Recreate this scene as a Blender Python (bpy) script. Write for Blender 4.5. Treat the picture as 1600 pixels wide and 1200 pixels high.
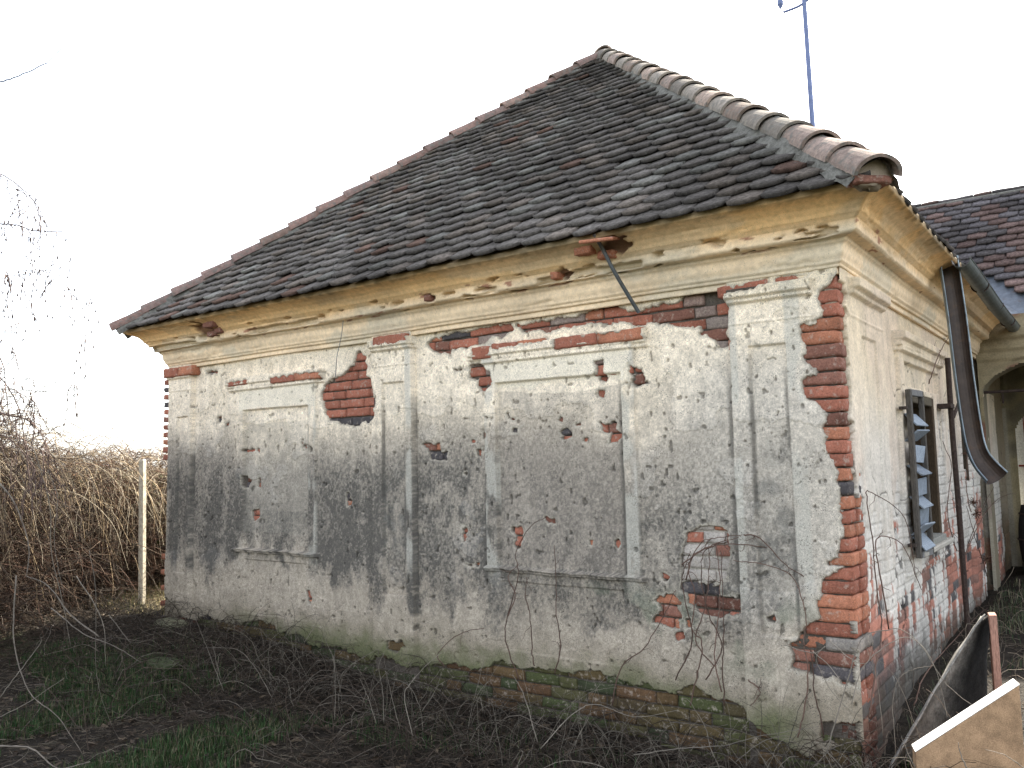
import bpy, math, random
import numpy as np
from mathutils import Vector, Matrix
R = math.radians
sc = bpy.context.scene
for o in list(bpy.data.objects): bpy.data.objects.remove(o)
# ---------------- camera, sky, sun, exposure ----------------
CAM = Vector((1.2237, -4.8047, 1.4485))
yaw, pit, rol, FPX = -0.6307, 0.093, -0.0216, 1297.9
fw = Vector((math.sin(yaw)*math.cos(pit), math.cos(yaw)*math.cos(pit), math.sin(pit)))
r0 = Vector((math.cos(yaw), -math.sin(yaw), 0)); u0 = r0.cross(fw)
r1 = r0*math.cos(rol)+u0*math.sin(rol); u1 = -r0*math.sin(rol)+u0*math.cos(rol)
cd = bpy.data.cameras.new('camera'); cam = bpy.data.objects.new('camera', cd)
sc.collection.objects.link(cam); sc.camera = cam
m3 = Matrix((r1, u1, -fw)).transposed(); cam.matrix_world = Matrix.Translation(CAM) @ m3.to_4x4()
cd.sensor_fit = 'HORIZONTAL'; cd.sensor_width = 36; cd.lens = 36*FPX/1600; cd.clip_end = 3000; cd.clip_start = .05

SUN_EL, SUN_AZ = 40.0, 3.0          # azimuth from +y towards +x
w = bpy.data.worlds.new('World'); sc.world = w; w.use_nodes = True
nt = w.node_tree; bg = nt.nodes['Background']
sky = nt.nodes.new('ShaderNodeTexSky'); sky.sky_type = 'NISHITA'; sky.sun_disc = False
sky.sun_elevation = R(SUN_EL); sky.sun_rotation = R(SUN_AZ)
sky.air_density = 1.0; sky.dust_density = 2.0; sky.ozone_density = 1.0
hs = nt.nodes.new('ShaderNodeHueSaturation'); hs.inputs['Saturation'].default_value = .34
nt.links.new(sky.outputs[0], hs.inputs['Color']); nt.links.new(hs.outputs[0], bg.inputs[0]); bg.inputs[1].default_value = 0.15
sl = bpy.data.lights.new('sun', 'SUN'); sl.energy = 5.0; sl.angle = R(.53); sl.color = (1, .93, .8)
so = bpy.data.objects.new('sun', sl); sc.collection.objects.link(so)
sd = Vector((math.sin(R(SUN_AZ))*math.cos(R(SUN_EL)), math.cos(R(SUN_AZ))*math.cos(R(SUN_EL)), math.sin(R(SUN_EL))))
so.rotation_euler = sd.to_track_quat('Z', 'Y').to_euler()
sc.view_settings.view_transform = 'Standard'; sc.view_settings.look = 'None'
sc.view_settings.exposure = 2.12; sc.view_settings.gamma = 1
sc.cycles.max_bounces = 6; sc.cycles.diffuse_bounces = 4; sc.cycles.transparent_max_bounces = 8

# ---------------- helpers ----------------
rs = np.random.RandomState(7)
def _h(i, j, s):
    n = (i.astype(np.int64)*374761393 + j.astype(np.int64)*668265263 + s*1274126177) & 0xffffffff
    n = ((n ^ (n >> 13))*1274126177) & 0xffffffff
    return ((n ^ (n >> 16)) & 0xffff)/65535.0
def vn(x, y, s=0):
    xi = np.floor(x); yi = np.floor(y); fx = x-xi; fy = y-yi
    fx = fx*fx*(3-2*fx); fy = fy*fy*(3-2*fy)
    a = _h(xi, yi, s); b = _h(xi+1, yi, s); c = _h(xi, yi+1, s); d = _h(xi+1, yi+1, s)
    return (a*(1-fx)+b*fx)*(1-fy)+(c*(1-fx)+d*fx)*fy
def fbm(x, y, f=1., o=4, s=0):
    r = 0; a = .5; t = 0
    for k in range(o):
        r = r+a*vn(x*f+13.7*k, y*f+7.1*k, s+k); t += a; a *= .5; f *= 2.03
    return r/t
def ss(x, a, b):
    t = np.clip((x-a)/(b-a), 0, 1); return t*t*(3-2*t)
def lerp(a, b, t): return a+(b-a)*t
def tagp(o, label=None, cat=None, group=None, kind=None):
    if label: o['label'] = label
    if cat: o['category'] = cat
    if group: o['group'] = group
    if kind: o['kind'] = kind
    return o
def empty(name, loc, label, cat, group=None):
    o = bpy.data.objects.new(name, None); sc.collection.objects.link(o); o.location = loc; o.empty_display_size = .1
    return tagp(o, label, cat, group)
def mesh(name, V, F, mat, parent=None, col=None, smooth=False, loc=None):
    """V (n,3) world coordinates; F (m,4) or list of index arrays; col (n,3) vertex colour"""
    V = np.asarray(V, dtype=np.float32).reshape(-1, 3)
    me = bpy.data.meshes.new(name)
    if isinstance(F, np.ndarray):
        k = F.shape[1]; me.vertices.add(len(V)); me.vertices.foreach_set('co', V.ravel())
        me.loops.add(F.size); me.loops.foreach_set('vertex_index', F.astype(np.int32).ravel())
        me.polygons.add(len(F)); me.polygons.foreach_set('loop_start', np.arange(0, F.size, k, dtype=np.int32))
        me.polygons.foreach_set('loop_total', np.full(len(F), k, dtype=np.int32))
        me.update(calc_edges=True); me.validate()
    else:
        me.from_pydata(V.tolist(), [], [list(map(int, f)) for f in F]); me.update()
    if smooth: me.polygons.foreach_set('use_smooth', np.ones(len(me.polygons), dtype=bool))
    if col is not None:
        c = np.ones((len(V), 4), dtype=np.float32); c[:, :3] = np.asarray(col)
        at = me.color_attributes.new('Col', 'FLOAT_COLOR', 'POINT'); at.data.foreach_set('color', c.ravel())
    me.materials.append(mat)
    o = bpy.data.objects.new(name, me); sc.collection.objects.link(o)
    if parent is not None:
        o.parent = parent; o.matrix_parent_inverse = Matrix.Identity(4)
        root = parent
        off = Vector((0, 0, 0))
        while root is not None: off += root.location; root = root.parent
        me.transform(Matrix.Translation(-off))
    elif loc is not None:
        me.transform(Matrix.Translation(-Vector(loc))); o.location = loc
    return o
def gridF(n, m, off=0, flip=False):      # n rows (slow) x m cols (fast)
    a = (np.arange(n-1)[:, None]*m+np.arange(m-1)[None]).ravel()+off
    f = np.stack([a, a+1, a+m+1, a+m], 1)
    return f[:, ::-1] if flip else f
class MB:
    def __init__(s): s.V = []; s.F = []; s.C = []; s.n = 0
    def add(s, V, F, c=(.5, .5, .5)):
        V = np.asarray(V, float).reshape(-1, 3); F = [[int(i)+s.n for i in f] for f in F]
        s.V.append(V); s.F += F; s.n += len(V)
        c = np.asarray(c, float); s.C.append(np.broadcast_to(c, (len(V), 3)) if c.ndim == 1 else c)
    def box(s, c, d, rot=None, col=(.5, .5, .5), bev=.0):
        """bevelled box centre c, full size d, rot 3x3"""
        hx, hy, hz = [q/2 for q in d]; b = min(bev, hx*.9, hy*.9, hz*.9)
        P = []; F = []
        if b <= 0:
            P = [(x, y, z) for x in (-hx, hx) for y in (-hy, hy) for z in (-hz, hz)]
            F = [(0, 1, 3, 2), (4, 6, 7, 5), (0, 4, 5, 1), (2, 3, 7, 6), (0, 2, 6, 4), (1, 5, 7, 3)]
        else:
            idx = {}
            for sx in (-1, 1):
                for sy in (-1, 1):
                    for sz in (-1, 1):
                        for a in range(3):
                            v = [sx*(hx-b), sy*(hy-b), sz*(hz-b)]; v[a] = (sx*hx, sy*hy, sz*hz)[a]
                            idx[(sx, sy, sz, a)] = len(P); P.append(v)
            S = (-1, 1)
            for a in range(3):
                b1, b2 = (a+1) % 3, (a+2) % 3
                for sa in S:
                    q = []
                    for (p1, p2) in ((-1, -1), (1, -1), (1, 1), (-1, 1)):
                        k = [0, 0, 0]; k[a] = sa; k[b1] = p1; k[b2] = p2; q.append(idx[tuple(k)+(a,)])
                    F.append(q if sa > 0 else q[::-1])
                for p1 in S:           # edges along a
                    for p2 in S:
                        k0 = [0]*3; k0[a] = -1; k0[b1] = p1; k0[b2] = p2; k1 = list(k0); k1[a] = 1
                        q = [idx[tuple(k0)+(b1,)], idx[tuple(k1)+(b1,)], idx[tuple(k1)+(b2,)], idx[tuple(k0)+(b2,)]]
                        F.append(q if p1*p2 > 0 else q[::-1])
            for sx in S:
                for sy in S:
                    for sz in S:
                        q = [idx[(sx, sy, sz, a)] for a in range(3)]; F.append(q if sx*sy*sz > 0 else q[::-1])
        P = np.array(P, float)
        if rot is not None: P = P @ np.array(rot).T
        s.add(P+np.array(c, float), F, col)
    def tube(s, pts, r, col=(.5, .5, .5), n=6, cap=True):
        pts = np.array(pts, float); r = np.broadcast_to(np.array(r, float), (len(pts),))
        T = np.gradient(pts, axis=0); T /= np.linalg.norm(T, axis=1)[:, None]+1e-9
        a = np.array([0, 0, 1.]) if abs(T[0][2]) < .9 else np.array([1., 0, 0]); V = []
        for k in range(len(pts)):
            e1 = np.cross(T[k], a); e1 /= np.linalg.norm(e1); e2 = np.cross(T[k], e1)
            for j in range(n):
                t = 2*math.pi*j/n; V.append(pts[k]+r[k]*(e1*math.cos(t)+e2*math.sin(t)))
        F = [(k*n+j, k*n+(j+1) % n, (k+1)*n+(j+1) % n, (k+1)*n+j) for k in range(len(pts)-1) for j in range(n)]
        if cap: F += [list(range(n))[::-1], [(len(pts)-1)*n+j for j in range(n)]]
        s.add(V, F, col)
    def build(s, name, mat, parent=None, smooth=False, loc=None):
        return mesh(name, np.concatenate(s.V), s.F, mat, parent, np.concatenate(s.C), smooth, loc)
def rotz(a): c, s_ = math.cos(a), math.sin(a); return np.array([[c, -s_, 0], [s_, c, 0], [0, 0, 1]])
def roty(a): c, s_ = math.cos(a), math.sin(a); return np.array([[c, 0, s_], [0, 1, 0], [-s_, 0, c]])
def rotx(a): c, s_ = math.cos(a), math.sin(a); return np.array([[1, 0, 0], [0, c, -s_], [0, s_, c]])
def tubes(P, rad, n=3):
    """batch of M polylines with K points -> V,F ; P (M,K,3), rad (M,K)"""
    M, K, _ = P.shape
    T = np.gradient(P, axis=1); T /= np.linalg.norm(T, axis=2, keepdims=True)+1e-9
    a = np.array([.31, .22, .92]); e1 = np.cross(T, a); e1 /= np.linalg.norm(e1, axis=2, keepdims=True)+1e-9; e2 = np.cross(T, e1)
    t = 2*np.pi*np.arange(n)/n
    V = P[:, :, None]+rad[:, :, None, None]*(e1[:, :, None]*np.cos(t)[None, None, :, None]+e2[:, :, None]*np.sin(t)[None, None, :, None])
    b = (np.arange(M)[:, None, None]*K*n+np.arange(K-1)[None, :, None]*n); j = np.arange(n)[None, None]; j2 = (j+1) % n
    F = np.stack([b+j, b+j2, b+n+j2, b+n+j], -1).reshape(-1, 4)
    return V.reshape(-1, 3), F
def spline(pts, k=6):
    p = np.array(pts, float); n = len(p)
    if n < 3: return p
    e = np.vstack([2*p[0]-p[1], p, 2*p[-1]-p[-2]]); out = []
    for i in range(n-1):
        a, b, c, d = e[i:i+4]
        for t in np.arange(k)/k:
            out.append(.5*((2*b)+(c-a)*t+(2*a-5*b+4*c-d)*t*t+(3*b-a-3*c+d)*t**3))
    out.append(p[-1]); return np.array(out)

# ---------------- materials ----------------
def mat(name, base=(.5, .5, .5), attr=False, rough=.9, nscale=40, namt=.25, bump=.3, bscale=120, spots=0, spotscale=160, spotcol=(.05, .05, .045),
        smear=None, rnd=0, spec=.2, stretch=(1, 1, 1), bdist=.004, metal=0, fine=None):
    m = bpy.data.materials.new(name); m.use_nodes = True; n = m.node_tree.nodes; L = m.node_tree.links
    b = n['Principled BSDF']; b.inputs['Roughness'].default_value = rough; b.inputs['Specular IOR Level'].default_value = spec
    b.inputs['Metallic'].default_value = metal
    geo = n.new('ShaderNodeNewGeometry'); mp = n.new('ShaderNodeMapping'); mp.inputs['Scale'].default_value = stretch
    L.new(geo.outputs['Position'], mp.inputs[0]); vec = mp.outputs[0]
    if attr:
        a = n.new('ShaderNodeAttribute'); a.attribute_name = 'Col'; col = a.outputs['Color']
    else:
        a = n.new('ShaderNodeRGB'); a.outputs[0].default_value = (*base, 1); col = a.outputs[0]
    def noise(scale, detail=6, rough_=.6):
        t = n.new('ShaderNodeTexNoise'); t.inputs['Scale'].default_value = scale; t.inputs['Detail'].default_value = detail
        t.inputs['Roughness'].default_value = rough_; L.new(vec, t.inputs['Vector']); return t.outputs['Fac']
    def mrange(x, a0, a1, b0, b1):
        t = n.new('ShaderNodeMapRange'); t.inputs[1].default_value = a0; t.inputs[2].default_value = a1
        t.inputs[3].default_value = b0; t.inputs[4].default_value = b1; L.new(x, t.inputs[0]); return t.outputs[0]
    def mix(fac, c1, c2, mode='MIX'):
        t = n.new('ShaderNodeMix'); t.data_type = 'RGBA'; t.blend_type = mode
        for s_, v in ((t.inputs[0], fac), (t.inputs[6], c1), (t.inputs[7], c2)):
            if isinstance(v, (int, float)): s_.default_value = v
            elif isinstance(v, tuple): s_.default_value = (*v, 1)
            else: L.new(v, s_)
        return t.outputs[2]
    def gray(x):
        t = n.new('ShaderNodeCombineColor'); [L.new(x, t.inputs[i]) for i in range(3)]; return t.outputs[0]
    nz = noise(nscale)
    col = mix(1., col, gray(mrange(nz, .3, .7, 1-namt, 1+namt)), 'MULTIPLY')
    if fine:
        col = mix(1., col, gray(mrange(noise(fine[0], 3, .7), .3, .7, 1-fine[1], 1+fine[1])), 'MULTIPLY')
    if rnd:
        oi = n.new('ShaderNodeObjectInfo'); col = mix(1., col, gray(mrange(oi.outputs['Random'], 0, 1, 1-rnd, 1+rnd)), 'MULTIPLY')
    if smear:
        col = mix(mrange(noise(smear[1], 5, .65), smear[2], smear[2]+smear[3], 0, smear[4]), col, smear[0])
    if spots:
        v = n.new('ShaderNodeTexVoronoi'); v.inputs['Scale'].default_value = spotscale; L.new(vec, v.inputs['Vector'])
        msk = mrange(v.outputs['Distance'], .16, .30, 1, 0)
        mm = n.new('ShaderNodeMath'); mm.operation = 'MULTIPLY'; L.new(msk, mm.inputs[0]); L.new(mrange(noise(spotscale*.12, 3), .48, .62, 0, spots), mm.inputs[1])
        col = mix(mm.outputs[0], col, spotcol)
    L.new(col, b.inputs['Base Color'])
    if bump:
        bp = n.new('ShaderNodeBump'); bp.inputs['Strength'].default_value = bump; bp.inputs['Distance'].default_value = bdist
        L.new(noise(bscale, 8, .65), bp.inputs['Height']); L.new(bp.outputs[0], b.inputs['Normal'])
    return m
M_plaster = mat('lime_plaster', attr=True, nscale=90, namt=.20, bump=.8, bscale=210, spots=.95, spotscale=85, fine=(300, .42), bdist=.005)
M_side = mat('flaking_whitewash', attr=True, nscale=60, namt=.2, bump=.5, bscale=150, spots=.4, spotscale=110, fine=(260, .2), bdist=.005)
M_cornice = mat('ochre_limewash', attr=True, nscale=30, namt=.15, bump=.35, bscale=110, spots=.35, spotscale=70, fine=(240, .12), spotcol=(.10, .08, .05))
M_brick = mat('old_fired_brick', attr=True, nscale=90, namt=.3, bump=.6, bscale=160, smear=((.42, .36, .30), 30, .56, .12, .6), fine=(340, .3), spots=.5, spotscale=140)
M_tile = mat('weathered_clay_tile', attr=True, nscale=34, namt=.5, bump=.5, bscale=130, smear=((.15, .145, .13), 45, .58, .12, .6), fine=(260, .35), rough=.95, spec=.04)
M_hip = mat('clay_hip_tile', attr=True, nscale=26, namt=.3, bump=.4, bscale=110, smear=((.15, .145, .13), 24, .50, .12, .8), rnd=.35, fine=(240, .25), rough=.95, spec=.04)
M_mortar = mat('lime_mortar', (.14, .135, .12), nscale=30, namt=.4, bump=.8, bscale=60, fine=(200, .3), bdist=.01)
M_soil = mat('bare_soil', attr=True, nscale=9, namt=.45, bump=1., bscale=45, fine=(130, .45), bdist=.02)
M_twig = mat('dry_twig', attr=True, nscale=30, namt=.3, bump=.2, rough=.85)
M_grass = mat('grass_blade', attr=True, nscale=6, namt=.35, bump=0, rough=.6)
M_steel = mat('galvanised_steel', attr=True, nscale=14, namt=.3, bump=.2, bscale=80, rough=.5, spec=.5, metal=.35, smear=((.10, .055, .03), 12, .55, .15, .6))
M_iron = mat('rusty_iron', (.05, .035, .03), nscale=40, namt=.4, bump=.4, bscale=140, rough=.85)
M_wood = mat('weathered_wood', attr=True, nscale=30, namt=.35, bump=.5, bscale=60, stretch=(6, 6, .6), fine=(60, .25))
M_chip = mat('particle_board', attr=True, nscale=14, namt=.3, bump=.3, bscale=140, fine=(200, .3))
M_dark = mat('dark_interior', (.012, .011, .010), bump=0)
M_blue = mat('blue_grey_paint', (.13, .17, .32), nscale=20, namt=.15, bump=.1, rough=.45, spec=.4)
M_conc = mat('pale_concrete', (.55, .50, .40), nscale=30, namt=.25, bump=.4, spots=.4, spotscale=80)
M_sheet = mat('worn_sheet', attr=True, nscale=18, namt=.4, bump=.8, bscale=50, stretch=(1.5, 1.5, .5), fine=(90, .35), bdist=.01)
M_sun_edge = mat('sun_white_edge', (.82, .80, .76), nscale=30, namt=.06, bump=.1)
PATCH=[('A',[(-3.909,2.401),(-3.81,2.348),(-3.811,2.194),(-3.707,2.106),(-3.664,1.946),(-3.709,1.817),(-3.898,1.789),(-3.975,1.76),(-4.092,1.798),(-4.276,1.833),(-4.358,1.986),(-4.375,2.099),(-4.268,2.185),(-4.09,2.227),(-3.972,2.287)]),('B',[(-0.002,2.47),(-0.033,2.431),(-0.117,2.369),(-0.116,2.321),(-0.098,2.256),(-0.13,2.201),(-0.22,2.189),(-0.214,2.103),(-0.203,2.032),(-0.219,2.011),(-0.214,1.974),(-0.155,1.94),(-0.16,1.904),(-0.23,1.869),(-0.216,1.798),(-0.153,1.718),(-0.102,1.675),(-0.122,1.572),(-0.109,1.486),(-0.094,1.443),(-0.075,1.354),(-0.053,1.266),(-0.061,1.119),(-0.061,0.986),(-0.101,0.894),(-0.131,0.84),(-0.07,0.83),(-0.173,0.772),(-0.189,0.718),(-0.185,0.673),(-0.216,0.622),(-0.206,0.539),(-0.289,0.493),(-0.313,0.445),(-0.385,0.381),(-0.355,0.324),(-0.377,0.251),(-0.283,0.225),(-0.151,0.228),(-0.026,0.195),(0.031,0.791),(0.071,1.481),(0.046,2.408)]),('C1',[(-3.138,2.377),(-3.063,2.415),(-2.938,2.436),(-2.721,2.447),(-2.5,2.46),(-2.3,2.456),(-2.29,2.403),(-2.39,2.358),(-2.478,2.372),(-2.563,2.324),(-2.742,2.322),(-2.876,2.311),(-2.889,2.263),(-2.967,2.29),(-3.072,2.32)]),('C2',[(-2.249,2.427),(-2.097,2.427),(-1.988,2.433),(-1.812,2.439),(-1.697,2.451),(-1.585,2.481),(-1.495,2.513),(-1.391,2.447),(-1.354,2.409),(-1.297,2.414),(-1.204,2.432),(-0.997,2.438),(-0.899,2.486),(-0.709,2.487),(-0.695,2.43),(-0.634,2.35),(-0.664,2.315),(-0.683,2.172),(-0.656,2.145),(-0.715,2.096),(-0.753,2.167),(-0.835,2.208),(-0.854,2.254),(-1.016,2.289),(-1.18,2.324),(-1.24,2.323),(-1.394,2.354),(-1.589,2.364),(-1.793,2.37),(-1.974,2.354),(-2.099,2.382),(-2.172,2.362)]),('C3',[(-0.71,2.467),(-0.43,2.478),(-0.392,2.484),(-0.472,2.426),(-0.642,2.43),(-0.7,2.426)]),('C4',[(-0.354,2.482),(-0.161,2.483),(-0.155,2.464),(-0.347,2.466)]),('D1',[(-1.901,2.288),(-1.228,2.288),(-1.217,2.22),(-1.515,2.226),(-1.887,2.223)]),('D2',[(-2.637,2.292),(-2.456,2.294),(-2.469,2.243),(-2.554,2.213),(-2.626,2.243)]),('D3',[(-2.444,2.292),(-1.992,2.297),(-1.992,2.284),(-2.433,2.272)]),('DL',[(-5.631,2.258),(-5.315,2.259),(-5.334,2.242),(-5.611,2.226)]),('DL2',[(-4.986,2.246),(-4.333,2.263),(-4.325,2.206),(-4.94,2.213)]),('P2c',[(-3.645,2.47),(-3.287,2.474),(-3.274,2.416),(-3.63,2.411)]),('P1c',[(-6.683,2.468),(-6.205,2.454),(-6.181,2.388),(-6.657,2.386)]),('P1d',[(-6.095,2.42),(-5.861,2.413),(-5.881,2.364),(-6.072,2.367)]),('E',[(-2.708,2.183),(-2.585,2.187),(-2.568,2.147),(-2.496,2.108),(-2.493,1.999),(-2.572,1.948),(-2.619,2.022),(-2.612,2.07),(-2.697,2.081)]),('E2',[(-2.853,2.161),(-2.72,2.165),(-2.727,2.141),(-2.84,2.141)]),('F',[(-1.594,2.104),(-1.544,2.108),(-1.547,2.035),(-1.519,1.99),(-1.569,1.964),(-1.592,2.009)]),('G',[(-1.335,2.051),(-1.261,2.037),(-1.255,1.949),(-1.219,1.934),(-1.405,1.935),(-1.333,1.976)]),('H',[(-1.6,1.915),(-1.561,1.908),(-1.568,1.865),(-1.607,1.872)]),('I1',[(-1.916,1.644),(-1.863,1.669),(-1.812,1.645),(-1.818,1.606),(-1.896,1.6)]),('I2',[(-1.918,1.755),(-1.892,1.744),(-1.903,1.723),(-1.924,1.728)]),('I3',[(-1.794,1.696),(-1.748,1.698),(-1.749,1.686),(-1.795,1.683)]),('I4',[(-1.588,1.691),(-1.477,1.691),(-1.446,1.614),(-1.472,1.556),(-1.53,1.554),(-1.523,1.617),(-1.59,1.636)]),('I5',[(-1.727,1.594),(-1.707,1.589),(-1.712,1.572),(-1.732,1.577)]),('I6',[(-1.358,1.586),(-1.344,1.585),(-1.35,1.536),(-1.364,1.544)]),('J',[(-3.203,1.614),(-3.123,1.606),(-3.084,1.576),(-3.037,1.604),(-3.011,1.603),(-2.993,1.539),(-2.941,1.533),(-2.943,1.465),(-3.098,1.483),(-3.144,1.548),(-3.21,1.594)]),('K1',[(-2.35,0.974),(-2.282,0.989),(-2.244,0.959),(-2.257,0.901),(-2.275,0.833),(-2.337,0.84),(-2.312,0.912)]),('K2',[(-2.056,1.061),(-1.976,1.05),(-1.967,1.011),(-2.03,1.018)]),('K3',[(-1.505,0.921),(-1.481,0.93),(-1.468,0.898),(-1.488,0.88),(-1.506,0.892)]),('K4',[(-2.813,0.96),(-2.764,0.971),(-2.753,0.896),(-2.784,0.867)]),('K5',[(-2.769,0.7),(-2.654,0.711),(-2.661,0.678),(-2.758,0.677)]),('K6',[(-4.58,0.368),(-4.53,0.393),(-4.497,0.347),(-4.513,0.27),(-4.555,0.267),(-4.58,0.313)]),('K7',[(-5.468,1.373),(-5.41,1.378),(-5.37,1.319),(-5.399,1.272),(-5.447,1.236)]),('K8',[(-5.256,1.36),(-5.219,1.354),(-5.227,1.26),(-5.256,1.284)]),('K9',[(-5.357,1.048),(-5.234,1.068),(-5.233,0.993),(-5.318,0.95)]),('K10',[(-4.062,1.219),(-4.016,1.23),(-4.008,1.14),(-4.047,1.113)]),('K11',[(-5.883,1.939),(-5.82,1.948),(-5.83,1.893),(-5.882,1.889)]),('K12',[(-5.767,1.884),(-5.686,1.886),(-5.706,1.857),(-5.756,1.834)]),('K13',[(-5.482,1.612),(-5.25,1.618),(-5.25,1.589),(-5.472,1.594)]),('K14',[(-4.636,1.653),(-4.584,1.634),(-4.559,1.594),(-4.618,1.59)]),('K15',[(-4.499,1.615),(-4.457,1.603),(-4.466,1.57),(-4.499,1.571)]),('K16',[(-4.873,1.688),(-4.837,1.693),(-4.828,1.67),(-4.864,1.665)]),('L1',[(-2.558,1.786),(-2.481,1.773),(-2.487,1.755),(-2.546,1.762)]),('L2',[(-2.369,1.814),(-2.346,1.804),(-2.353,1.767),(-2.375,1.777)]),('L3',[(-2.335,1.766),(-2.273,1.763),(-2.296,1.737),(-2.33,1.747)]),('L4',[(-2.59,1.684),(-2.56,1.683),(-2.555,1.627),(-2.586,1.618)]),('L5',[(-2.695,1.612),(-2.652,1.611),(-2.659,1.597),(-2.695,1.598)]),('L6',[(-2.654,1.54),(-2.581,1.538),(-2.607,1.478),(-2.643,1.488)]),('L7',[(-2.326,1.697),(-2.269,1.69),(-2.287,1.658),(-2.321,1.669)]),('L8',[(-2.793,1.372),(-2.749,1.372),(-2.756,1.357),(-2.793,1.358)]),('M1',[(-1.051,0.669),(-1.025,0.683),(-0.794,0.676),(-0.788,0.627),(-0.765,0.599),(-0.716,0.625),(-0.662,0.615),(-0.667,0.519),(-0.749,0.519),(-0.786,0.493),(-0.844,0.473),(-0.924,0.495),(-0.972,0.537),(-1.014,0.549),(-1.02,0.61),(-1.053,0.627)]),('M2',[(-1.225,0.563),(-1.149,0.604),(-1.088,0.601),(-1.065,0.548),(-1.083,0.535),(-1.05,0.5),(-1.052,0.461),(-1.069,0.444),(-1.063,0.391),(-1.141,0.391),(-1.258,0.414),(-1.243,0.459),(-1.18,0.496),(-1.213,0.532)]),('M3',[(-1.098,0.372),(-1.047,0.377),(-1.04,0.339),(-1.092,0.326)]),('M4',[(-0.517,0.528),(-0.46,0.544),(-0.455,0.509),(-0.486,0.474),(-0.512,0.482)]),('M5',[(-1.179,0.716),(-1.114,0.712),(-1.128,0.68),(-1.176,0.684)]),('M6',[(-1.026,0.456),(-0.997,0.458),(-0.995,0.413),(-1.025,0.402)]),('W',[(-0.987,0.975),(-0.858,1.049),(-0.777,1.036),(-0.723,0.977),(-0.736,0.706),(-1.033,0.694),(-1.035,0.841)]),('N',[(-0.233,-0.022),(-0.013,0.02),(-0.019,-0.087),(-0.222,-0.122)]),('Q1',[(-1.7,0.909),(-1.685,0.91),(-1.691,0.893)]),('Q2',[(-0.488,2.109),(-0.472,2.107),(-0.477,2.089)]),('Z1',[(-3.553,0.058),(-3.387,0.09),(-3.347,0.037),(-3.456,-0.015),(-3.539,0.005)])]
VINES=[[(-2.233,-0.047),(-2.354,0.2),(-2.321,0.379),(-2.23,0.65),(-2.242,0.826),(-2.111,1.007),(-1.976,1.063)],[(-1.956,0.032),(-1.899,0.206),(-1.913,0.415),(-1.926,0.669),(-1.929,0.883)],[(-2.321,0.379),(-2.262,0.516),(-2.314,0.645),(-2.228,0.738)],[(-2.123,0.053),(-2.141,0.18),(-2.134,0.396),(-2.174,0.523),(-2.159,0.654)],[(-0.989,-0.033),(-0.917,0.202),(-0.89,0.355),(-0.948,0.425),(-0.919,0.618),(-0.954,0.768),(-0.884,0.925),(-0.78,0.967),(-0.601,0.992)],[(-0.782,0.072),(-0.812,0.289),(-0.781,0.516),(-0.759,0.742),(-0.762,0.93)],[(-0.867,0.134),(-0.77,0.331),(-0.842,0.51),(-0.872,0.735),(-0.845,0.889),(-0.701,0.951)],[(-1.067,0.107),(-0.952,0.349),(-0.983,0.574),(-0.998,0.727),(-0.928,0.885)],[(-0.823,0.214),(-0.931,0.351),(-0.86,0.546),(-0.821,0.776),(-0.823,0.928)],[(-0.762,0.001),(-0.767,0.221),(-0.756,0.37),(-0.75,0.593),(-0.743,0.893)],[(-0.601,0.992),(-0.506,0.977),(-0.364,0.838),(-0.26,0.773)],[(-0.994,0.805),(-0.823,0.909),(-0.662,0.934),(-0.471,0.924)],[(-0.977,0.709),(-0.929,0.846),(-0.782,0.929),(-0.621,0.981)],[(-0.622,0.166),(-0.55,0.104),(-0.61,0.024)],[(-1.52,-0.112),(-1.441,0.137),(-1.277,0.275),(-1.137,0.484),(-1.044,0.647)],[(-2.92,-0.045),(-2.981,0.04),(-2.792,0.199),(-2.552,0.269)],[(-0.343,-0.109),(-0.289,0.106),(-0.269,0.282),(-0.286,0.419),(-0.264,0.562),(-0.332,0.769),(-0.513,0.83),(-0.667,0.841)],[(-0.203,-0.085),(-0.241,0.148),(-0.248,0.354),(-0.297,0.418)],[(-4.012,2.182),(-3.995,2.344),(-3.932,2.555),(-3.915,2.826),(-3.7,3.012),(-3.514,3.08)]]
VSIDE=[[(-0.095,0.072),(0.03,0.308),(0.215,0.48),(0.213,0.763),(0.193,0.978),(0.104,1.198),(0.182,1.23),(1.031,1.029),(1.303,0.63)],[(0.36,0.456),(0.159,0.84),(0.264,0.972),(0.807,0.887),(1.277,0.55)],[(3.039,0.42),(3.455,0.589),(4.366,0.867),(5.673,1.065)],[(3.264,0.554),(4.798,0.841),(6.459,0.925),(8.624,0.869)],[(0.88,-0.097),(1.309,0.005),(2.547,-0.012),(3.914,-0.032),(4.771,-0.073)],[(2.821,0.651),(2.651,0.972),(2.941,1.324),(2.581,1.535)],[(3.673,0.909),(3.703,1.137),(3.698,1.368),(3.797,1.837)],[(4.481,0.244),(3.861,0.665),(3.627,0.969)],[(2.207,1.975),(2.393,2.139),(2.947,2.348),(3.596,2.531)]]
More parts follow.
